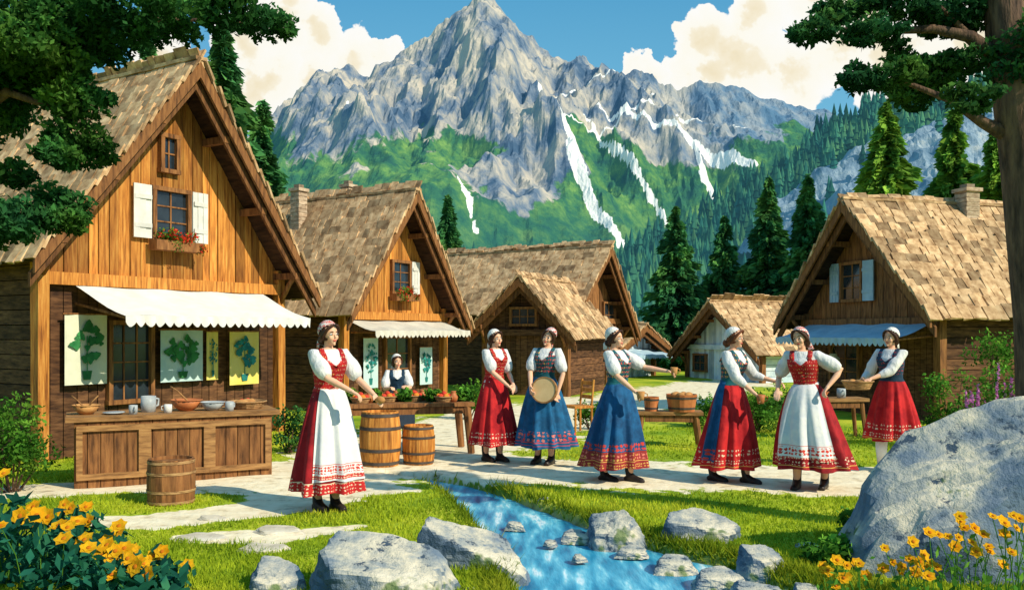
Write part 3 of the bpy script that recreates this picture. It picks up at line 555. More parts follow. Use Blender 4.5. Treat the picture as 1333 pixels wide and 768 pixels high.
item('mug',Vector((b2.x+.1,13.45,.62)),'grey mug on the low table between the rightmost dancers',GREYC,1.1); item('bowl',Vector((b2.x-.2,13.5,.62)),'clay bowl on the low table between the rightmost dancers',CLAY,1.)
ch=empty('chair',at(752,432,14.2)-Vector((0,0,CZ)),rad(-60),'plain wooden chair standing behind the tambourine holder','chair')
m=MB(); m.box((0,0,.43),(.19,.18,.02)); m.build('seat',GOLD,ch)
for a in(-1,1):
    m=MB(); m.tube([(a*.16,-.15,.42),(a*.17,-.16,0)],.018,8); m.build('leg',GOLD,ch)
    m=MB(); m.tube([(a*.16,.16,0),(a*.16,.16,.45),(a*.16,.2,.86)],.018,8); m.build('leg',GOLD,ch)
m=MB(); [m.box((0,.17+.015*k,.58+k*.11),(.16,.01,.03)) for k in range(3)]; m.build('backrest',GOLD,ch)
q=HD.world(-.9,HD.of-.98,1.42); hp=empty('hanging_pot',at(1085,470,q.y),0,'white pot hanging on a cord below the blue awning','pot')
m=MB(); m.lathe([(0,-.12),(.08,-.12),(.13,-.04),(.12,.06),(.07,.11),(.08,.15),(.06,.15),(0,.1)],seg=20); m.build('vessel',WHITE,hp,True)
m=MB(); m.tube([(-.07,0,.14),(0,0,.3),(.07,0,.14)],.006,6); m.tube([(0,0,.3),(0,0,.5)],.006,6); m.build('cord',WICK,hp)
# ---------- ground ----------
STR=[(-1.5,10.35,.03),(-1.0,10.1,.08),(-.66,9.65,.16),(-.36,9.0,.25),(-.02,8.15,.34),(.28,7.3,.44),(.54,6.6,.55),(.82,5.95,.72),(1.1,5.,.9),(1.5,3.,1.)]
PATH=[(-6,8.6,.3),(-4.5,9.2,.5),(-2.6,10.1,1.),(-1.,10.9,1.05),(1.,10.2,.95),(3.,9.7,.9),(4.3,9.9,.85),(6.,10.8,.6),(9.,12.,.5)]
PATH2=[(-1.6,10.8,1.3),(-1.,13,1.5),(.2,17,1.7),(3,21,1.6),(8,30,1.2)]; PATH3=[(-4.4,7.5,.1),(-3.1,7.6,.3),(-2.2,8.2,.42),(-1.8,9.3,.7)]; PATH4=[(-2.6,7.0,.1),(-1.9,7.1,.25),(-1.3,7.4,.1)]
def sd(x,y,pts):
    d=np.full(np.shape(x),1e9)
    for (x0,y0,w0),(x1,y1,w1) in zip(pts[:-1],pts[1:]):
        dx,dy=x1-x0,y1-y0; t=np.clip(((x-x0)*dx+(y-y0)*dy)/(dx*dx+dy*dy),0,1); d=np.minimum(d,np.hypot(x-x0-t*dx,y-y0-t*dy)/(w0+t*(w1-w0)))
    return d
def wob(x,y): return .5*np.sin(x*3.1+1.3*np.sin(y*2.7))+.3*np.sin(y*6.3+2*np.sin(x*4.1))+.2*np.sin(x*13+y*9)
def pathm(x,y):
    d=sd(x,y,PATH)
    for p in (PATH2,PATH3,PATH4): d=np.minimum(d,sd(x,y,p))
    return np.clip(1.6-d*1.15-.36*wob(x,y*1.6),0,1)*np.clip((sd(x,y,STR)-1.1)*3,0,1)
def sst(v,a,b): t=np.clip((v-a)/(b-a),0,1); return t*t*(3-2*t)
def gz(x,y):
    far=sst(np.hypot(x,y),16,26)
    return .02*wob(x*.4,y*.4)*(1-far)-.26*(1-sst(sd(x,y,STR)+.1*wob(x*2,y*2),.85,1.3))*(1-far)
fx=np.arange(-7,8,.06); ex=np.cumsum(.06*1.16**np.arange(1,62)); xs=np.concatenate([(-7-ex)[::-1],fx,fx[-1]+ex]); fy=np.arange(4.2,15,.06); ys=np.concatenate([[-60,-20,-5,0,2,3],fy,fy[-1]+ex])
XX,YY=np.meshgrid(xs,ys); ZZ=gz(XX,YY); nx,ny=len(xs),len(ys)
me=bpy.data.meshes.new('ground'); idx=np.arange(nx*ny).reshape(ny,nx); fc=np.stack([idx[:-1,:-1],idx[:-1,1:],idx[1:,1:],idx[1:,:-1]],-1).reshape(-1,4)
me.from_pydata(np.stack([XX,YY,ZZ],-1).reshape(-1,3).tolist(),[],fc.tolist()); a=me.attributes.new('path','FLOAT','POINT'); a.data.foreach_set('value',pathm(XX,YY).astype(np.float32).ravel())
a=me.attributes.new('bed','FLOAT','POINT'); a.data.foreach_set('value',(1-sst(sd(XX,YY,STR),1.,1.3)).astype(np.float32).ravel()); me.polygons.foreach_set('use_smooth',[True]*len(me.polygons))
m,nt,b=nmat('ground_mat'); v=nd(nt,'TexCoord').outputs['Object']; n1=noisef(nt,v,.9,5); n2=noisef(nt,v,6,6); n3=noisef(nt,v,40,4)
g=ramp(nt,n1,[(.35,(.16,.28,.016)),(.5,(.36,.45,.025)),(.62,(.56,.57,.045))]); g=mix(nt,sstep(nt,n3,.3,.62),mix(nt,.4,g,(.08,.16,.01)),g)
pc=ramp(nt,n2,[(.3,(.52,.41,.25)),(.42,(.8,.68,.46)),(.6,(.9,.8,.58))]); pc=mix(nt,sstep(nt,noisef(nt,v,2.6,4),.6,.68),pc,(.52,.43,.29))
pm=sstep(nt,mth(nt,'ADD',attr(nt,'path'),mth(nt,'MULTIPLY',mth(nt,'SUBTRACT',n2,.5),1.3)),.36,.48); c=mix(nt,pm,g,pc)
c=mix(nt,attr(nt,'bed'),c,ramp(nt,n2,[(.35,(.08,.08,.06)),(.6,(.3,.27,.2))]))
fin(nt,b,c,.95,.6,n2,.04,.1,False); tag(link('ground',me,m),kind='structure')
V=[];Fc=[]
for i,(x,y,w) in enumerate(STR):
    a=STR[max(i-1,0)];c=STR[min(i+1,len(STR)-1)]; t=Vector((c[0]-a[0],c[1]-a[1])).normalized(); nrm=Vector((-t.y,t.x))
    for k in range(9): f=(k/8-.5)*2*1.25*w; V.append((x+nrm.x*f,y+nrm.y*f,-.08))
for i in range(len(STR)-1):
    for k in range(8): Fc.append((i*9+k,i*9+k+1,(i+1)*9+k+1,(i+1)*9+k))
me=bpy.data.meshes.new('stream'); me.from_pydata(V,[],Fc)
m,nt,b=nmat('water'); tcv=nd(nt,'TexCoord').outputs['Object']; v=nd(nt,'Mapping',{0:tcv,2:(0,0,rad(22)),3:(7,1.3,1)}).outputs[0]; n1=noisef(nt,v,1.1,4,.55); n2=noisef(nt,v,2.5,3)
c=ramp(nt,n1,[(.32,(.008,.13,.28)),(.44,(.03,.29,.48)),(.54,(.09,.44,.63)),(.6,(.22,.6,.74)),(.66,(.72,.85,.9)),(.69,(.25,.6,.75))]); fin(nt,b,c,.28,.3,n2,.04,.2,False)  # pale ramp stops paint streaky highlights on the water
tag(link('stream',me,m),kind='structure')
N=150000; yy=5.0/(1-rng.uniform(0,1-5./15,N)); xx=rng.uniform(-.62,.62,N)*yy; 
k=(pathm(xx,yy)<rng.uniform(.1,.4,N))&(sd(xx,yy,STR)>1.12); xx,yy=xx[k],yy[k]; n=len(xx); zz=gz(xx,yy); near=np.exp(-((sd(xx,yy,STR)-1.25)/.3)**2)
h=rng.uniform(.015,.042,n)*(1+1.4*near)*(1+1.*np.clip(wob(xx*.8,yy*.8),0,1)); wd=.0035+.0011*yy*.6; an=rng.uniform(0,6.28,n); bx=np.cos(an)*wd; by=np.sin(an)*wd; lnn=rng.normal(0,.5,(n,2))*h[:,None]
V=np.stack([np.stack([xx-bx,yy-by,zz-.01],-1),np.stack([xx+bx,yy+by,zz-.01],-1),np.stack([xx+lnn[:,0],yy+lnn[:,1],zz+h],-1)],1).reshape(-1,3)
me=bpy.data.meshes.new('grass'); me.from_pydata(V.tolist(),[],np.arange(3*n).reshape(n,3).tolist()); settone(me,rng.uniform(.8,1.3,n)*(1-.4*near)); o=link('grass',me,GRS); tag(o,'short sunlit green grass covering the meadow and stream banks','grass',kind='stuff')
# ---------- rocks ----------
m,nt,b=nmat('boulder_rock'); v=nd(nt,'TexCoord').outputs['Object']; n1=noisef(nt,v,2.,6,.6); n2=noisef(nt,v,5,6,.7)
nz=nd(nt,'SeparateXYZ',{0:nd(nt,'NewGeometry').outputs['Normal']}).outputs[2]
c=ramp(nt,mth(nt,'ADD',n1,mth(nt,'MULTIPLY',nz,.22)),[(.4,(.07,.12,.19)),(.56,(.15,.2,.26)),(.64,(.32,.34,.33)),(.72,(.62,.56,.43)),(.86,(.78,.7,.55))]); c=mix(nt,sstep(nt,n2,.37,.43),(.05,.08,.12),c)  # cream tops and blue-dark sides: light and shade painted by facing
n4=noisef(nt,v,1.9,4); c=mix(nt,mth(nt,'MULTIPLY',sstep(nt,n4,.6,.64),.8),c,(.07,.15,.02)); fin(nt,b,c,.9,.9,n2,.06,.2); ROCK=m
def ico():
    import bmesh
    bm=bmesh.new(); bmesh.ops.create_icosphere(bm,subdivisions=5,radius=1); V=np.array([v.co[:] for v in bm.verts]); Fs=[tuple(v.index for v in f.verts) for f in bm.faces]; bm.free(); return V,Fs
IV,IF=ico()
def boulder(px0,px1,yt,yb,label,cat='boulder',name='boulder',seed=None,dy=.0,depth=.8,z=0.,Y=None,sheer=0.,flat=.86,top=.5,tilt=(.15,-.25)):
    Y=(Y or gy(yb,z))+dy; k=Y/F; w=(px1-px0)*k/2; h=(yb-yt)*k*flat; r2=np.random.default_rng(seed or int(px0*7+yb)); 
    pn=r2.normal(size=(9,3)); pn[:,2]=abs(pn[:,2])*.55; pn/=np.linalg.norm(pn,axis=1)[:,None]; dd=r2.uniform(.72,.98,len(pn))
    ax=np.array([[1,.2,.3],[-1,.1,.35],[.1,1,.1],[-.25,-1,.3],[tilt[0],tilt[1],1],[0,0,-1]],float); ax/=np.linalg.norm(ax,axis=1)[:,None]; pn=np.vstack([pn,ax]); dd=np.concatenate([dd,r2.uniform(.8,1.,4),[top,.5]])
    q=np.clip(IV@pn.T,0,None)/dd; r=1/((q**45).sum(1)**(1/45)); V=IV*r[:,None]; V/= np.array([abs(V[:,0]).max(),abs(V[:,1]).max(),V[:,2].max()])
    V=V+IV*np.array([.06*noise.fractal(Vector(p)*2.4+Vector((seed or px0,0,0)),.7,2,5) for p in V])[:,None]
    V=V*[w,w*depth,h*.97]; V[:,0]+=sheer*V[:,2]*np.clip(V[:,2],0,9)/h; me=bpy.data.meshes.new(name); me.from_pydata(V.tolist(),[],IF); settone(me); me.polygons.foreach_set('use_smooth',[True]*len(me.polygons)); me.set_sharp_from_angle(angle=rad(14))
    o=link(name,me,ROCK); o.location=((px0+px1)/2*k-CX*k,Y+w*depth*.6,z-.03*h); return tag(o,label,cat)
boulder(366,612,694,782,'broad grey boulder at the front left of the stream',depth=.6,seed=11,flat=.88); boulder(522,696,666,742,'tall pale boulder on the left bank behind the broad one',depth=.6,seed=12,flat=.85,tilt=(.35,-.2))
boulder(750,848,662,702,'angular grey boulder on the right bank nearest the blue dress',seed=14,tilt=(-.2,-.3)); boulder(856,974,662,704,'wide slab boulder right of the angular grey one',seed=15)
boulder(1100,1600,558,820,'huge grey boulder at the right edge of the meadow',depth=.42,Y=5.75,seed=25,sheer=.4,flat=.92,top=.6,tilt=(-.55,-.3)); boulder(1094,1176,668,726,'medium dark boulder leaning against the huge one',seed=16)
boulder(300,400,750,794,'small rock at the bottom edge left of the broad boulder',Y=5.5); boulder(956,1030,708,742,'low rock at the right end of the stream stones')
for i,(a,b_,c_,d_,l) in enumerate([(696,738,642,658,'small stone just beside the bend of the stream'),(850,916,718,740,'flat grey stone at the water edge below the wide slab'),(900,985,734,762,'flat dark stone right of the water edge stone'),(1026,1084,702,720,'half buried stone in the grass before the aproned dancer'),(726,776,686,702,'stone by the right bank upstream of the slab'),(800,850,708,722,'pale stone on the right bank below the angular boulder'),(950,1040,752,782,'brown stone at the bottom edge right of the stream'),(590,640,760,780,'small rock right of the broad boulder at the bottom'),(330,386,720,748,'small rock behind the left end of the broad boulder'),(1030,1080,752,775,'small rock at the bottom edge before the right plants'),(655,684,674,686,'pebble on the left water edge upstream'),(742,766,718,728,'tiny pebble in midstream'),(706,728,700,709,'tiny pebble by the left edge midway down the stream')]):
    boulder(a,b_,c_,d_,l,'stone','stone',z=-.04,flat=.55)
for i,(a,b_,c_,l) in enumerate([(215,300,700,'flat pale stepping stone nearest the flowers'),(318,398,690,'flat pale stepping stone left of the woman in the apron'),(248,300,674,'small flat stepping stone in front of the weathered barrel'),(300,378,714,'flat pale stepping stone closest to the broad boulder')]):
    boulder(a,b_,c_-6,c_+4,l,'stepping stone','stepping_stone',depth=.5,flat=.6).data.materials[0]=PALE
# ---------- conifers ----------
def conifer_obj(name,h,rd,mat,seed,loc,label):
    r=np.random.default_rng(seed); P=[];D=[];T=[]; lv=int(15+h*1.1)
    for i in range(lv):
        t=i/(lv-1); z=h*(.05+.94*t); L0=rd*(1-t)**.85+.05*rd; nb=int(7+9*(1-t))
        for j in range(nb):
            th=r.uniform(0,6.28); L=L0*r.uniform(.6,1.15); n=int(26+85*L/rd); s=r.uniform(.03,1,n)**.7; tt=r.uniform(.55,1.35)
            dr=np.array([math.cos(th),math.sin(th)]); sp=r.normal(0,.17,n)*L*(1.15-s)
            x=dr[0]*s*L-dr[1]*sp; y=dr[1]*s*L+dr[0]*sp; zz=z-.4*s*L+.16*s*s*L+r.normal(0,.011,n)*h
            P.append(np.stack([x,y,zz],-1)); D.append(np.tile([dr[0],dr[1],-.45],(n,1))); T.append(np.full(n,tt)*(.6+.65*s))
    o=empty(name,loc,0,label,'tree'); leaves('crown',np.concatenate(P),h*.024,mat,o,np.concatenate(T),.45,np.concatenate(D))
    m=MB(); m.tube([(0,0,0),(0,0,h*.5),(0,0,h*.97)],[h*.018,h*.011,h*.003],8); m.build('trunk',BARK,o)
for i,(px,ty,Y,hw,mt,l) in enumerate([(290,46,21.,100,CONI,'tall dark spruce rising between the two left houses'),(193,60,22.,50,CONI,'spruce with only its tip above the large golden house'),(342,140,23.5,70,CONI,'shorter spruce right of the tall dark one, above the chimneys'),
 (583,260,33.,42,CONI,'small spruce between the second house and the brown house'),(880,272,38.,60,CONI,'dark spruce above the cottages, leftmost of the right grove'),(943,285,39.,54,CONI,'second dark spruce of the right grove'),(1000,238,38.,58,CONI,'tall dark spruce behind the cottage, left of the chalet'),
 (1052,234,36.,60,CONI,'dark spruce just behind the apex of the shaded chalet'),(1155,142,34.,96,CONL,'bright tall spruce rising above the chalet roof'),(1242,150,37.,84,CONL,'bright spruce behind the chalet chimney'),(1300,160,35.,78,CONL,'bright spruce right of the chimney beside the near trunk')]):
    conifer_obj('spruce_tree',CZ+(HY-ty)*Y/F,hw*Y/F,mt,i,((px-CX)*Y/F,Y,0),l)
# ---------- broad trees ----------
def tree(loc,trunk,branches,cl,mat,label,n=2600,flat=.6,size=.035):
    o=empty('tree',loc,0,label,'tree'); L=Vector(loc); m=MB(); m.tube([Vector(p)-L for p,_ in trunk],[r for _,r in trunk],14); m.build('trunk',BARK,o,True)
    for b in branches:
        m=MB(); m.tube([Vector(p)-L for p,_ in b],[r for _,r in b],8); m.build('branch',BARK,o,True)
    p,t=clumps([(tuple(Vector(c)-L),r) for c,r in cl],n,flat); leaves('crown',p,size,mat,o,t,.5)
def sub(cl,k):
    out=[]
    for c,r in cl:
        out.append((c,r*.88))
        for _ in range(k):
            a=R.uniform(0,6.28); q=R.uniform(.6,1.05); out.append(((c[0]+math.cos(a)*r*q,c[1]+R.uniform(-.6,.6)*r,c[2]+math.sin(a)*r*q*.6),r*R.uniform(.32,.6)))
    return out
Y=7.; K=Y/F
cl=[(tuple(at(x,y,Y+R.uniform(-.4,.4))),r*K) for x,y,r in [(30,15,66),(100,15,60),(170,5,54),(230,20,46),(285,14,44),(338,30,36),(15,75,54),(70,80,54),(125,60,34),(110,130,40),(95,172,42),(118,205,26),(45,110,46),(40,55,56),(20,150,30),(15,285,46),(65,275,38),(95,290,20),(20,225,24),(75,200,24),(-60,60,80),(-90,180,80),(-70,300,60)]]
tree((-5.3,7.3,0),[((-5.3,7.3,0),.24),((-5.2,7.3,2),.2),((-5.1,7.2,4),.17),((-4.9,7.1,6),.1)],
 [[((-5.1,7.2,3.6),.09),(at(0,60,7),.05),(at(110,35,7),.03),(at(220,25,7),.018),(at(330,30,7),.008)],[((-5.1,7.2,2.9),.07),(at(10,120,7),.04),(at(95,150,7),.015)],[((-5.2,7.2,2),.06),(at(-10,300,7),.03),(at(60,275,7),.012)]],sub(cl,7),LEAF,'leafy tree overhanging the large golden house from the left edge',15000,.72,.03)
Y=6.8; K=Y/F
cl=[(tuple(at(x,y,Y+R.uniform(-.4,.4))),r*K) for x,y,r in [(1060,38,30),(1098,18,34),(1135,42,34),(1180,12,38),(1222,32,30),(1120,108,30),(1160,98,34),(1200,118,38),(1240,92,38),(1265,128,30),(1170,72,22),(1250,12,44),(1300,5,44),(1210,85,28),(1350,60,60)]]
tree((4.2,6.9,0),[((4.2,6.9,-.05),.25),(at(1362,600,6.85),.2),(at(1352,420,6.8),.17),(at(1332,200,6.8),.165),(at(1313,60,6.8),.155),(at(1300,-60,6.8),.13)],
 [[(at(1315,90,6.8),.08),(at(1262,48,6.8),.05),(at(1215,38,6.8),.035),(at(1150,42,6.8),.02),(at(1070,36,6.8),.01)],[(at(1320,180,6.8),.07),(at(1280,160,6.8),.045),(at(1240,132,6.8),.03),(at(1180,108,6.8),.018),(at(1110,105,6.8),.008)],[(at(1262,48,6.8),.03),(at(1235,20,6.8),.02),(at(1200,-10,6.8),.01)]],sub(cl,6),LEAFD,'dark pine with reddish trunk framing the right edge',15000,.5,.028)
# ---------- shrubs & flowers ----------
def shrub(px,by,w,h,label,mat=SHRUB,n=5,name='shrub',fl=None,size=.03,Y=None,dens=4500,tall=1.,fd=40):
    Y=Y or gy(by); K=Y/F; o=empty(name,((px-CX)*K,Y,0),0,label,'shrub'); W=w*K/2; H=h*K
    cs=[((R.uniform(-.7,.7)*W,R.uniform(-.6,.6)*W,R.uniform(.15,.85)*H),R.uniform(.3,.5)*min(W,H)*tall) for _ in range(n*4)]
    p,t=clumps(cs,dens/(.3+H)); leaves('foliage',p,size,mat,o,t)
    m=MB()
    for c,_ in cs[:n+2]: m.tube([(c[0]*.2,c[1]*.2,0),(c[0]*.7,c[1]*.7,c[2]*.6),c],[.014,.01,.004],6)
    m.build('stem',BARK,o)
    if fl=='spike':
        for _ in range(14):
            a,b=R.uniform(-.8,.8)*W,R.uniform(-.9,.3)*W; h0=H*R.uniform(.5,1.)
            leaves('flower_spike',np.array([(a+R.uniform(-.012,.012),b+R.uniform(-.012,.012),h0+j*.011) for j in range(20)]),.018,PINK,o,None,.9)
    elif fl: p,t=clumps([((c[0],c[1],c[2]+.03),r*1.15) for c,r in cs],fd); leaves('blossom',p,.03,fl,o,None,.9)
for a in [(16,640,100,140,'bright green shrub at the left edge beside the counter',SHRUB,7),(5,560,60,170,'tall green shrub against the side wall of the large golden house',SHRUB,5),(1296,590,90,170,'tallest green shrub right of the chalet, behind the huge boulder',SHRUB,7),(1240,575,70,105,'green shrub by the chalet corner',SHRUB,6),(1318,600,70,110,'shrub with pink flower spikes by the right tree trunk',SHRUB,5,'shrub','spike'),(1268,592,54,72,'smaller shrub with pink flower spikes in front of the chalet side wall',SHRUB,5,'shrub','spike'),(375,590,50,75,'green bush between the counter and the second house',LEAF,5),(610,545,50,50,'green bush in front of the dark annex',SHRUB,4),(770,560,40,40,'green bush by the brown house wall',SHRUB,4),(990,560,70,55,'green bush behind the auburn haired woman',SHRUB,4),(910,555,50,40,'green bush in front of the pale cottages',SHRUB,4),(1118,700,60,30,'small ferny tuft beside the medium dark boulder',SHRUB,5),(1080,735,70,30,'low leafy tuft in front of the medium dark boulder',SHRUB,5)]:
    shrub(*a)
def flower_plant(loc,hs,label,group,leafm,k=4,spread=.12,fr=(.022,.036),ls=.035,nl=9):
    o=empty('flower_plant',loc,R.uniform(0,6),label,'flower',group); st=MB(); P=[]
    for i in range(k):
        h=hs*R.uniform(.7,1.15); a=R.uniform(0,6.28); q=Vector((math.cos(a)*spread*R.uniform(.2,1),math.sin(a)*spread*R.uniform(.2,1),h)); st.tube([(0,0,0),(q.x*.4,q.y*.4,h*.6),q],[.004,.003,.0025],5)
        ax=Matrix.Rotation(-o.rotation_euler.z,3,'Z')@Vector((1,R.uniform(-.5,.5),0)); M=(Matrix.Translation(q)@Matrix.Rotation(R.uniform(.4,1.2),4,ax)); f=MB(); r=R.uniform(*fr)
        for ring in (0,1):
            for j in range(6):
                b=j*math.pi/3+ring*.5; c,s=math.cos(b),math.sin(b); rr=r*(1-.3*ring); z=.004*ring
                f.add([M@Vector(v) for v in ((0,0,z),(c*rr*.6-s*rr*.48,s*rr*.6+c*rr*.48,z+rr*.2),(c*rr*1.05,s*rr*1.05,z+rr*.24),(c*rr*.6+s*rr*.48,s*rr*.6-c*rr*.48,z+rr*.2))],[(0,1,2,3)],R.uniform(.8,1.15))
        fo=f.build('blossom',YEL,o); c=MB(); c.ell((0,0,.008),(r*.26,r*.26,.007),M,8,6); c.build('flower_heart',ORF,fo)
    for j in range(nl*k):
        h=hs*R.uniform(.05,.88); a=R.uniform(0,6.28); r=spread*R.uniform(.1,1.1); P.append((math.cos(a)*r,math.sin(a)*r,h))
    st.build('stem',SHRUB,o); leaves('foliage',np.array(P),ls,leafm,o,None,.5)
for i in range(36):
    px=R.uniform(-20,225); Yv=R.uniform(5.15,6.3); 
    if px>140: Yv=R.uniform(5.15,5.6)
    flower_plant(((px-CX)*Yv/F,Yv,0),max(.12,.58-.0019*max(px,0)+R.uniform(-.08,.06)),'yellow flowering plant in the bed at the front left','yellow flowers at the front left',TEAL,R.choice([1,1,2]),.19,(.042,.064),.055,30)
for i in range(30):
    px=R.uniform(1040,1345); Yv=R.uniform(4.95,5.35); flower_plant(((px-CX)*Yv/F,Yv,0),.14+.0013*(px-1050)+R.uniform(-.08,.12),'yellow flowering plant before the huge boulder at the front right','yellow flowers at the front right',SHRUB,2,.15,(.026,.042),.026,5)
# ---------- mountains ----------
SIL=[(100,330),(200,290),(300,200),(345,158),(385,130),(420,95),(455,90),(475,106),(500,84),(530,62),(560,46),(590,20),(610,2),(624,-6),(638,0),(656,16),(682,46),(720,72),(760,86),(800,95),(840,98),(880,114),(905,108),(950,110),(990,126),(1030,140),(1075,146),(1110,170),(1200,200),(1450,260)]
sx=np.array([s[0] for s in SIL]); sy=np.array([s[1] for s in SIL]); YR,Y0=650.,330.
def Hx(X): return CZ+(HY-np.interp(X*F/YR+CX,sx,sy))/F*YR
def snowpts(l):
    out=[]
    for px,py,w in l:
        v=(HY-py)/F; best=None
        for t in np.linspace(.05,1,200):
            Yq=Y0+(YR-Y0)*t; X=(px-CX)/F*Yq; e=abs(Hx(X)*t**1.15/Yq-v)
            if best is None or e<best[0]: best=(e,X,Yq)
        out.append((best[1],best[2],w))
    return out
SN=[snowpts(l) for l in ([(698,120,1.5),(722,165,2.4),(745,215,3.8),(775,255,3.),(835,308,2.8)],[(735,160,1.2),(748,225,3)],[(760,150,1.1),(800,180,1.7),(850,215,1.9),(905,262,1.7)],[(600,240,1.2),(606,275,1.4),(618,302,1.2)],[(780,150,1.1),(880,180,1.9),(950,212,3.2),(985,226,3.)],[(860,150,1.1),(920,170,1.6),(1000,180,1.)],[(720,118,1.),(800,130,1.),(860,140,.8)],[(905,195,1.3),(930,230,2.2)],[(452,180,1.4),(475,186,1.4)],[(700,150,.9),(830,160,1.),(900,165,.9)],[(820,125,.7),(900,135,.8),(980,150,.7)])]
gx=np.linspace(-330,450,520); gyv=np.concatenate([np.linspace(Y0-30,YR,210),np.linspace(YR+6,820,14)]); XX,YY=np.meshgrid(gx,gyv); T=np.clip((YY-Y0)/(YR-Y0),0,1); HH=Hx(XX)
ZZ=HH*T**1.15; ZZ[YY>YR]=(HH*(1-(YY-YR)/240))[YY>YR]
n0=np.empty(XX.shape);n1=np.empty(XX.shape);n2=np.empty(XX.shape);n3=np.empty(XX.shape)
for i in range(XX.shape[0]):
    for j in range(XX.shape[1]):
        x,y=XX[i,j],YY[i,j]; n0[i,j]=noise.ridged_multi_fractal(Vector((x/115+.4*math.sin(y/90),y/260,11)),1.1,2.1,3,1.,2.); n1[i,j]=noise.ridged_multi_fractal(Vector((x/38+.3*math.sin(y/60),y/85,3)),.88,2.1,5,1.,2.); n2[i,j]=noise.fractal(Vector((x/12,y/20,7)),.65,2.1,4); n3[i,j]=noise.noise(Vector((x/60,y/80,1)))
rw=1-.55*sst(XX,60,200); env=(4*T*(1-T))**.6*rw; hi=np.clip((ZZ-60)/80,0,1)
ZZ=ZZ+(n0-1.)*38*env+(n1-1.)*(7+12*hi)*np.maximum(env,.16*np.clip(T*2,0,1))+n2*(1.2+3.6*hi)*np.clip(T*3,0,1)*rw
sn=np.min([sd(XX+n2*3,YY,[(a,b,w) for a,b,w in l]) for l in SN],0)
zl=116+55*n3+10*n2-12*(n1-1.)-12*(n0-1)-44*np.exp(-((XX+6)/30)**2); green=np.clip(.5+(zl-ZZ)/34,0,1)
me=bpy.data.meshes.new('mountain'); ny,nx=XX.shape; idx=np.arange(nx*ny).reshape(ny,nx); fc=np.stack([idx[:-1,:-1],idx[:-1,1:],idx[1:,1:],idx[1:,:-1]],-1).reshape(-1,4)
me.from_pydata(np.stack([XX,YY,ZZ],-1).reshape(-1,3).tolist(),[],fc.tolist())
for nme,val in (('green',green),('snow',1-sst(sn,.6,1.3)),('low',np.clip((75-ZZ)/35,0,1)),('east',sst(XX,60,200))): a=me.attributes.new(nme,'FLOAT','POINT'); a.data.foreach_set('value',val.astype(np.float32).ravel())
m,nt,b=nmat('mountain_rock'); v=nd(nt,'TexCoord').outputs['Object']; vs=nd(nt,'Mapping',{0:v,3:(1,1,.3)}).outputs[0]; k1=noisef(nt,vs,.05,8,.66); k2=noisef(nt,v,.07,7,.68); k3=noisef(nt,v,.35,4)
rock=ramp(nt,k1,[(.37,(.05,.09,.155)),(.45,(.14,.18,.24)),(.52,(.31,.3,.28)),(.61,(.52,.45,.35))]); rock=mix(nt,mth(nt,'MULTIPLY',attr(nt,'east'),.65),rock,(.09,.19,.3))  # ramp paints blue shade beside warm rock; east tint paints haze
gr=ramp(nt,k2,[(.34,(.014,.075,.05)),(.46,(.033,.135,.05)),(.56,(.085,.21,.045)),(.66,(.17,.31,.06))]); gr=mix(nt,mth(nt,'MULTIPLY',attr(nt,'low'),.5),gr,(.014,.09,.065))
c=mix(nt,sstep(nt,mth(nt,'ADD',attr(nt,'green'),mth(nt,'MULTIPLY',mth(nt,'SUBTRACT',k1,.5),-1.8)),.42,.58),rock,gr)
c=mix(nt,sstep(nt,mth(nt,'ADD',attr(nt,'snow'),mth(nt,'MULTIPLY',mth(nt,'SUBTRACT',k3,.5),.8)),.48,.6),c,(.85,.83,.77))
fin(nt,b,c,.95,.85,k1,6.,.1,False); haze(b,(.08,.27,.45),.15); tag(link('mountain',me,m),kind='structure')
def hill(name,ridge,YR,Y0,mat,amp,sc,seed):
    rx=np.array([p[0] for p in ridge]); ry=np.array([p[1] for p in ridge]); gx=np.linspace((rx[0]-CX)/F*YR,(rx[-1]-CX)/F*YR,150); gy_=np.concatenate([np.linspace(Y0,YR,70),np.linspace(YR*1.02,YR*1.3,8)])
    XX,YY=np.meshgrid(gx,gy_); H=CZ+(HY-np.interp(XX*F/YR+CX,rx,ry))/F*YR; T=np.clip((YY-Y0)/(YR-Y0),0,1); Z=H*T**.9; bk=YY>YR; Z[bk]=(H*(1-(YY-YR)/(YR*.35)))[bk]
    nz=np.array([[noise.fractal(Vector((x/sc,y/sc,seed)),.8,2.1,6) for x in gx] for y in gy_]); Z=Z+nz*amp*np.clip(T*4,0,1)-.5; ny,nx=XX.shape; idx=np.arange(nx*ny).reshape(ny,nx)
    me=bpy.data.meshes.new(name); me.from_pydata(np.stack([XX,YY,Z],-1).reshape(-1,3).tolist(),[],np.stack([idx[:-1,:-1],idx[:-1,1:],idx[1:,1:],idx[1:,:-1]],-1).reshape(-1,4).tolist())
    tag(link(name,me,mat),kind='structure'); return XX,YY,Z
def hmat(name,cols,sc,hz,hs):
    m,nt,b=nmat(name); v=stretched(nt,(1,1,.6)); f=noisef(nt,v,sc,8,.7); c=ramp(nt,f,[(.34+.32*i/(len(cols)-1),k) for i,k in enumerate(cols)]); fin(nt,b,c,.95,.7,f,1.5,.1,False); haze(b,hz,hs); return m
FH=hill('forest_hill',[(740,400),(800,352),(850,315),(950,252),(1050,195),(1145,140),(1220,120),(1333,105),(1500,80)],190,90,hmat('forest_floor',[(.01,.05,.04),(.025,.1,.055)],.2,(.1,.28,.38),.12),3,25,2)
RH=hill('rock_hill',[(960,330),(1005,262),(1060,222),(1130,185),(1200,152),(1290,112),(1400,70),(1600,30)],120,62,hmat('blue_rock',[(.07,.14,.22),(.17,.25,.33),(.29,.37,.43),(.5,.51,.48)],.25,(.12,.34,.48),.12),3.5,12,5)
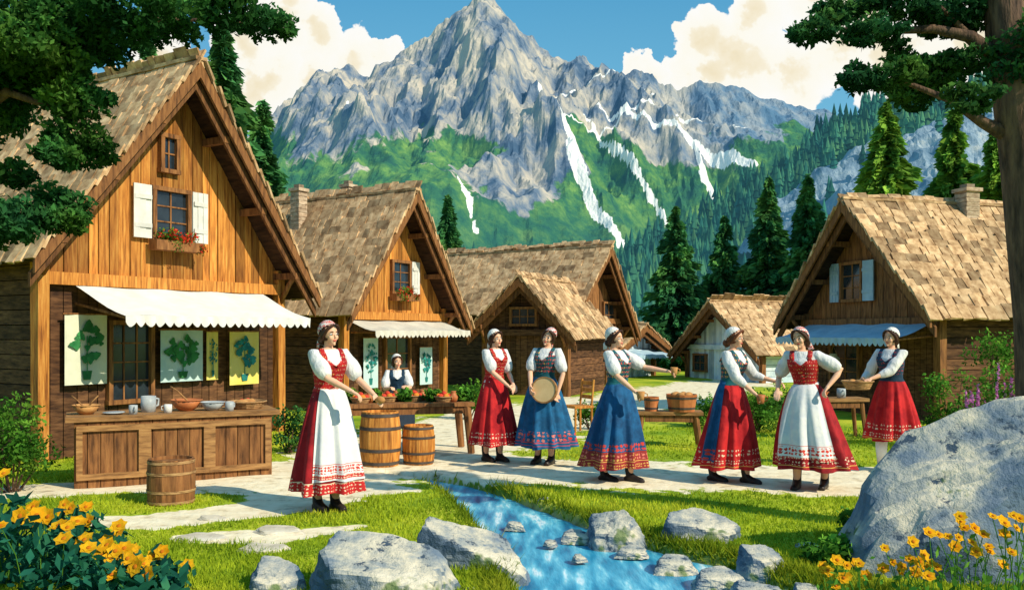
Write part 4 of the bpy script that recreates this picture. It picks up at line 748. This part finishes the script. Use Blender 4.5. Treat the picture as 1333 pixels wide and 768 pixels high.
LH=hill('foothill',[(150,330),(300,330),(420,335),(520,322),(600,338),(700,350),(800,352),(900,372),(1000,380)],260,110,hmat('foothill_green',[(.02,.08,.04),(.05,.17,.06),(.12,.27,.07)],.12,(.12,.3,.4),.12),4,30,9)
V=[];Fc=[];Tn=[]
for (XX,YY,Z),cnt,hh in ((FH,2800,(3.5,6.5)),(RH,90,(1.8,4)),(LH,1500,(3.,6.))):
    for _ in range(cnt):
        i=R.randrange(4,XX.shape[0]-7); j=R.randrange(XX.shape[1]); x,y,z=XX[i,j]+R.uniform(-.6,.6),YY[i,j]+R.uniform(-.6,.6),Z[i,j]-.4; h=R.uniform(*hh); tn=R.uniform(.6,1.5)
        for l in range(4):
            r=h*.26*(1-l*.22); zb=z+h*(.05+l*.22); o=len(V); ph=R.uniform(0,6)
            for a in range(7): rr=r*R.uniform(.75,1.15); V.append((x+rr*math.cos(ph+a*.898),y+rr*math.sin(ph+a*.898),zb+R.uniform(-.04,.04)*h))
            V.append((x,y,zb+h*.38))
            for a in range(7): Fc.append((o+a,o+(a+1)%7,o+7)); Tn.append(tn*R.uniform(.8,1.2))
m,nt,b=nmat('forest_needles'); v=stretched(nt,(1,1,1)); f=noisef(nt,v,.08,5); fin(nt,b,ramp(nt,f,[(.35,(.012,.07,.06)),(.5,(.026,.115,.07)),(.65,(.07,.18,.065))]),.95,0,None,0,.05); haze(b,(.08,.28,.38),.16)  # blue-green tint and emission paint distance haze onto the trees
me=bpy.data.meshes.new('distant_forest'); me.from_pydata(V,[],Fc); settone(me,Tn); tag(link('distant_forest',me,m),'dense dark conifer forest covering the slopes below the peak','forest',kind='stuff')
# ---------- sky ----------
SUN=Vector((.66,-.46,.60)).normalized(); el=math.asin(SUN.z); az=math.atan2(SUN.x,SUN.y)
W=bpy.data.worlds.new('World'); S.world=W; W.use_nodes=True; nt=W.node_tree; bg=nt.nodes['Background']
sk=nd(nt,'TexSky'); sk.sky_type='NISHITA'; sk.sun_disc=False; sk.sun_elevation=el; sk.sun_rotation=az
gen=nd(nt,'TexCoord').outputs['Generated']; sp=nd(nt,'SeparateXYZ',{0:gen}).outputs; yc=mth(nt,'MAXIMUM',sp[1],.05)
u=mth(nt,'DIVIDE',sp[0],yc); v=mth(nt,'DIVIDE',sp[2],yc); p=nd(nt,'CombineXYZ',{0:u,1:v,2:0.}).outputs[0]
def warp(sc,am,det):
    n=nd(nt,'TexNoise',{'Vector':p,'Scale':sc,'Detail':det,'Roughness':.55}).outputs['Color']; o=nd(nt,'VectorMath',{0:n,1:(.5,.5,.5)},operation='SUBTRACT').outputs[0]; return nd(nt,'VectorMath',{0:o,'Scale':am},operation='SCALE').outputs[0]
pw=nd(nt,'VectorMath',{0:nd(nt,'VectorMath',{0:p,1:warp(14.,.07,5.)},operation='ADD').outputs[0],1:warp(45.,.022,4.)},operation='ADD').outputs[0]
def blobs(vec):
    val=None
    for px,py,r in [(300,118,50),(350,95,52),(405,100,46),(455,80,42),(498,70,26),(365,40,46),(378,5,36),(318,60,42),(210,66,34),(415,50,32),(250,130,50),(845,90,26),(885,92,32),(925,55,40),(975,75,55),(985,15,36),(1030,95,55),(1090,60,60),(1060,5,45),(1170,80,80),(1280,40,90),(1360,100,90),(930,95,40),(1130,10,50)]:
        d=nd(nt,'VectorMath',{0:vec,1:((px-CX)/F,(HY-py)/F,0)},operation='DISTANCE').outputs['Value']
        e=mth(nt,'SUBTRACT',1.,mth(nt,'DIVIDE',d,r*1.12/F)); val=e if val is None else mth(nt,'MAXIMUM',val,e)
    return val
val=blobs(pw); n5=noisef(nt,p,14,5); front=mth(nt,'GREATER_THAN',sp[1],.3)
g2=mth(nt,'MULTIPLY',sstep(nt,noisef(nt,nd(nt,'Mapping',{0:gen,3:(1,1,2.5)}).outputs[0],2.5,6),.55,.7),mth(nt,'SUBTRACT',1.,front))
mask=mth(nt,'MAXIMUM',mth(nt,'MULTIPLY',sstep(nt,val,.0,.06),front),g2)
sh=mth(nt,'ADD',mth(nt,'MULTIPLY',val,.6),mth(nt,'MULTIPLY',mth(nt,'SUBTRACT',n5,.5),1.2)); cc_=ramp(nt,sh,[(.0,(7.6,7.55,7.3)),(.36,(7.6,7.4,6.6)),(.44,(7.2,6.6,5.2)),(.62,(6.8,6.,4.3)),(.8,(5.9,5.9,5.3))])
blue=ramp(nt,v,[(.0,(2.9,5.4,6.4)),(.2,(1.3,4.1,5.8)),(.4,(.5,2.8,4.9))]); base=mix(nt,.82,sk.outputs[0],blue)
nt.links.new(mix(nt,mask,base,cc_),bg.inputs[0]); bg.inputs[1].default_value=.13
L=bpy.data.lights.new('sun','SUN'); L.energy=5.; L.angle=rad(.5); L.color=(1.,.9,.7); o=bpy.data.objects.new('sun',L); COL.objects.link(o); o.rotation_euler=SUN.to_track_quat('Z','Y').to_euler()
cam=bpy.data.cameras.new('camera'); co=bpy.data.objects.new('camera',cam); COL.objects.link(co); co.location=(0,0,CZ); co.rotation_euler=(math.pi/2,0,0); cam.sensor_width=36; cam.lens=36*F/1333; cam.shift_y=(HY-384)/1333; cam.clip_end=5000; S.camera=co
S.view_settings.view_transform='Standard'; S.view_settings.look='None'; S.view_settings.exposure=0
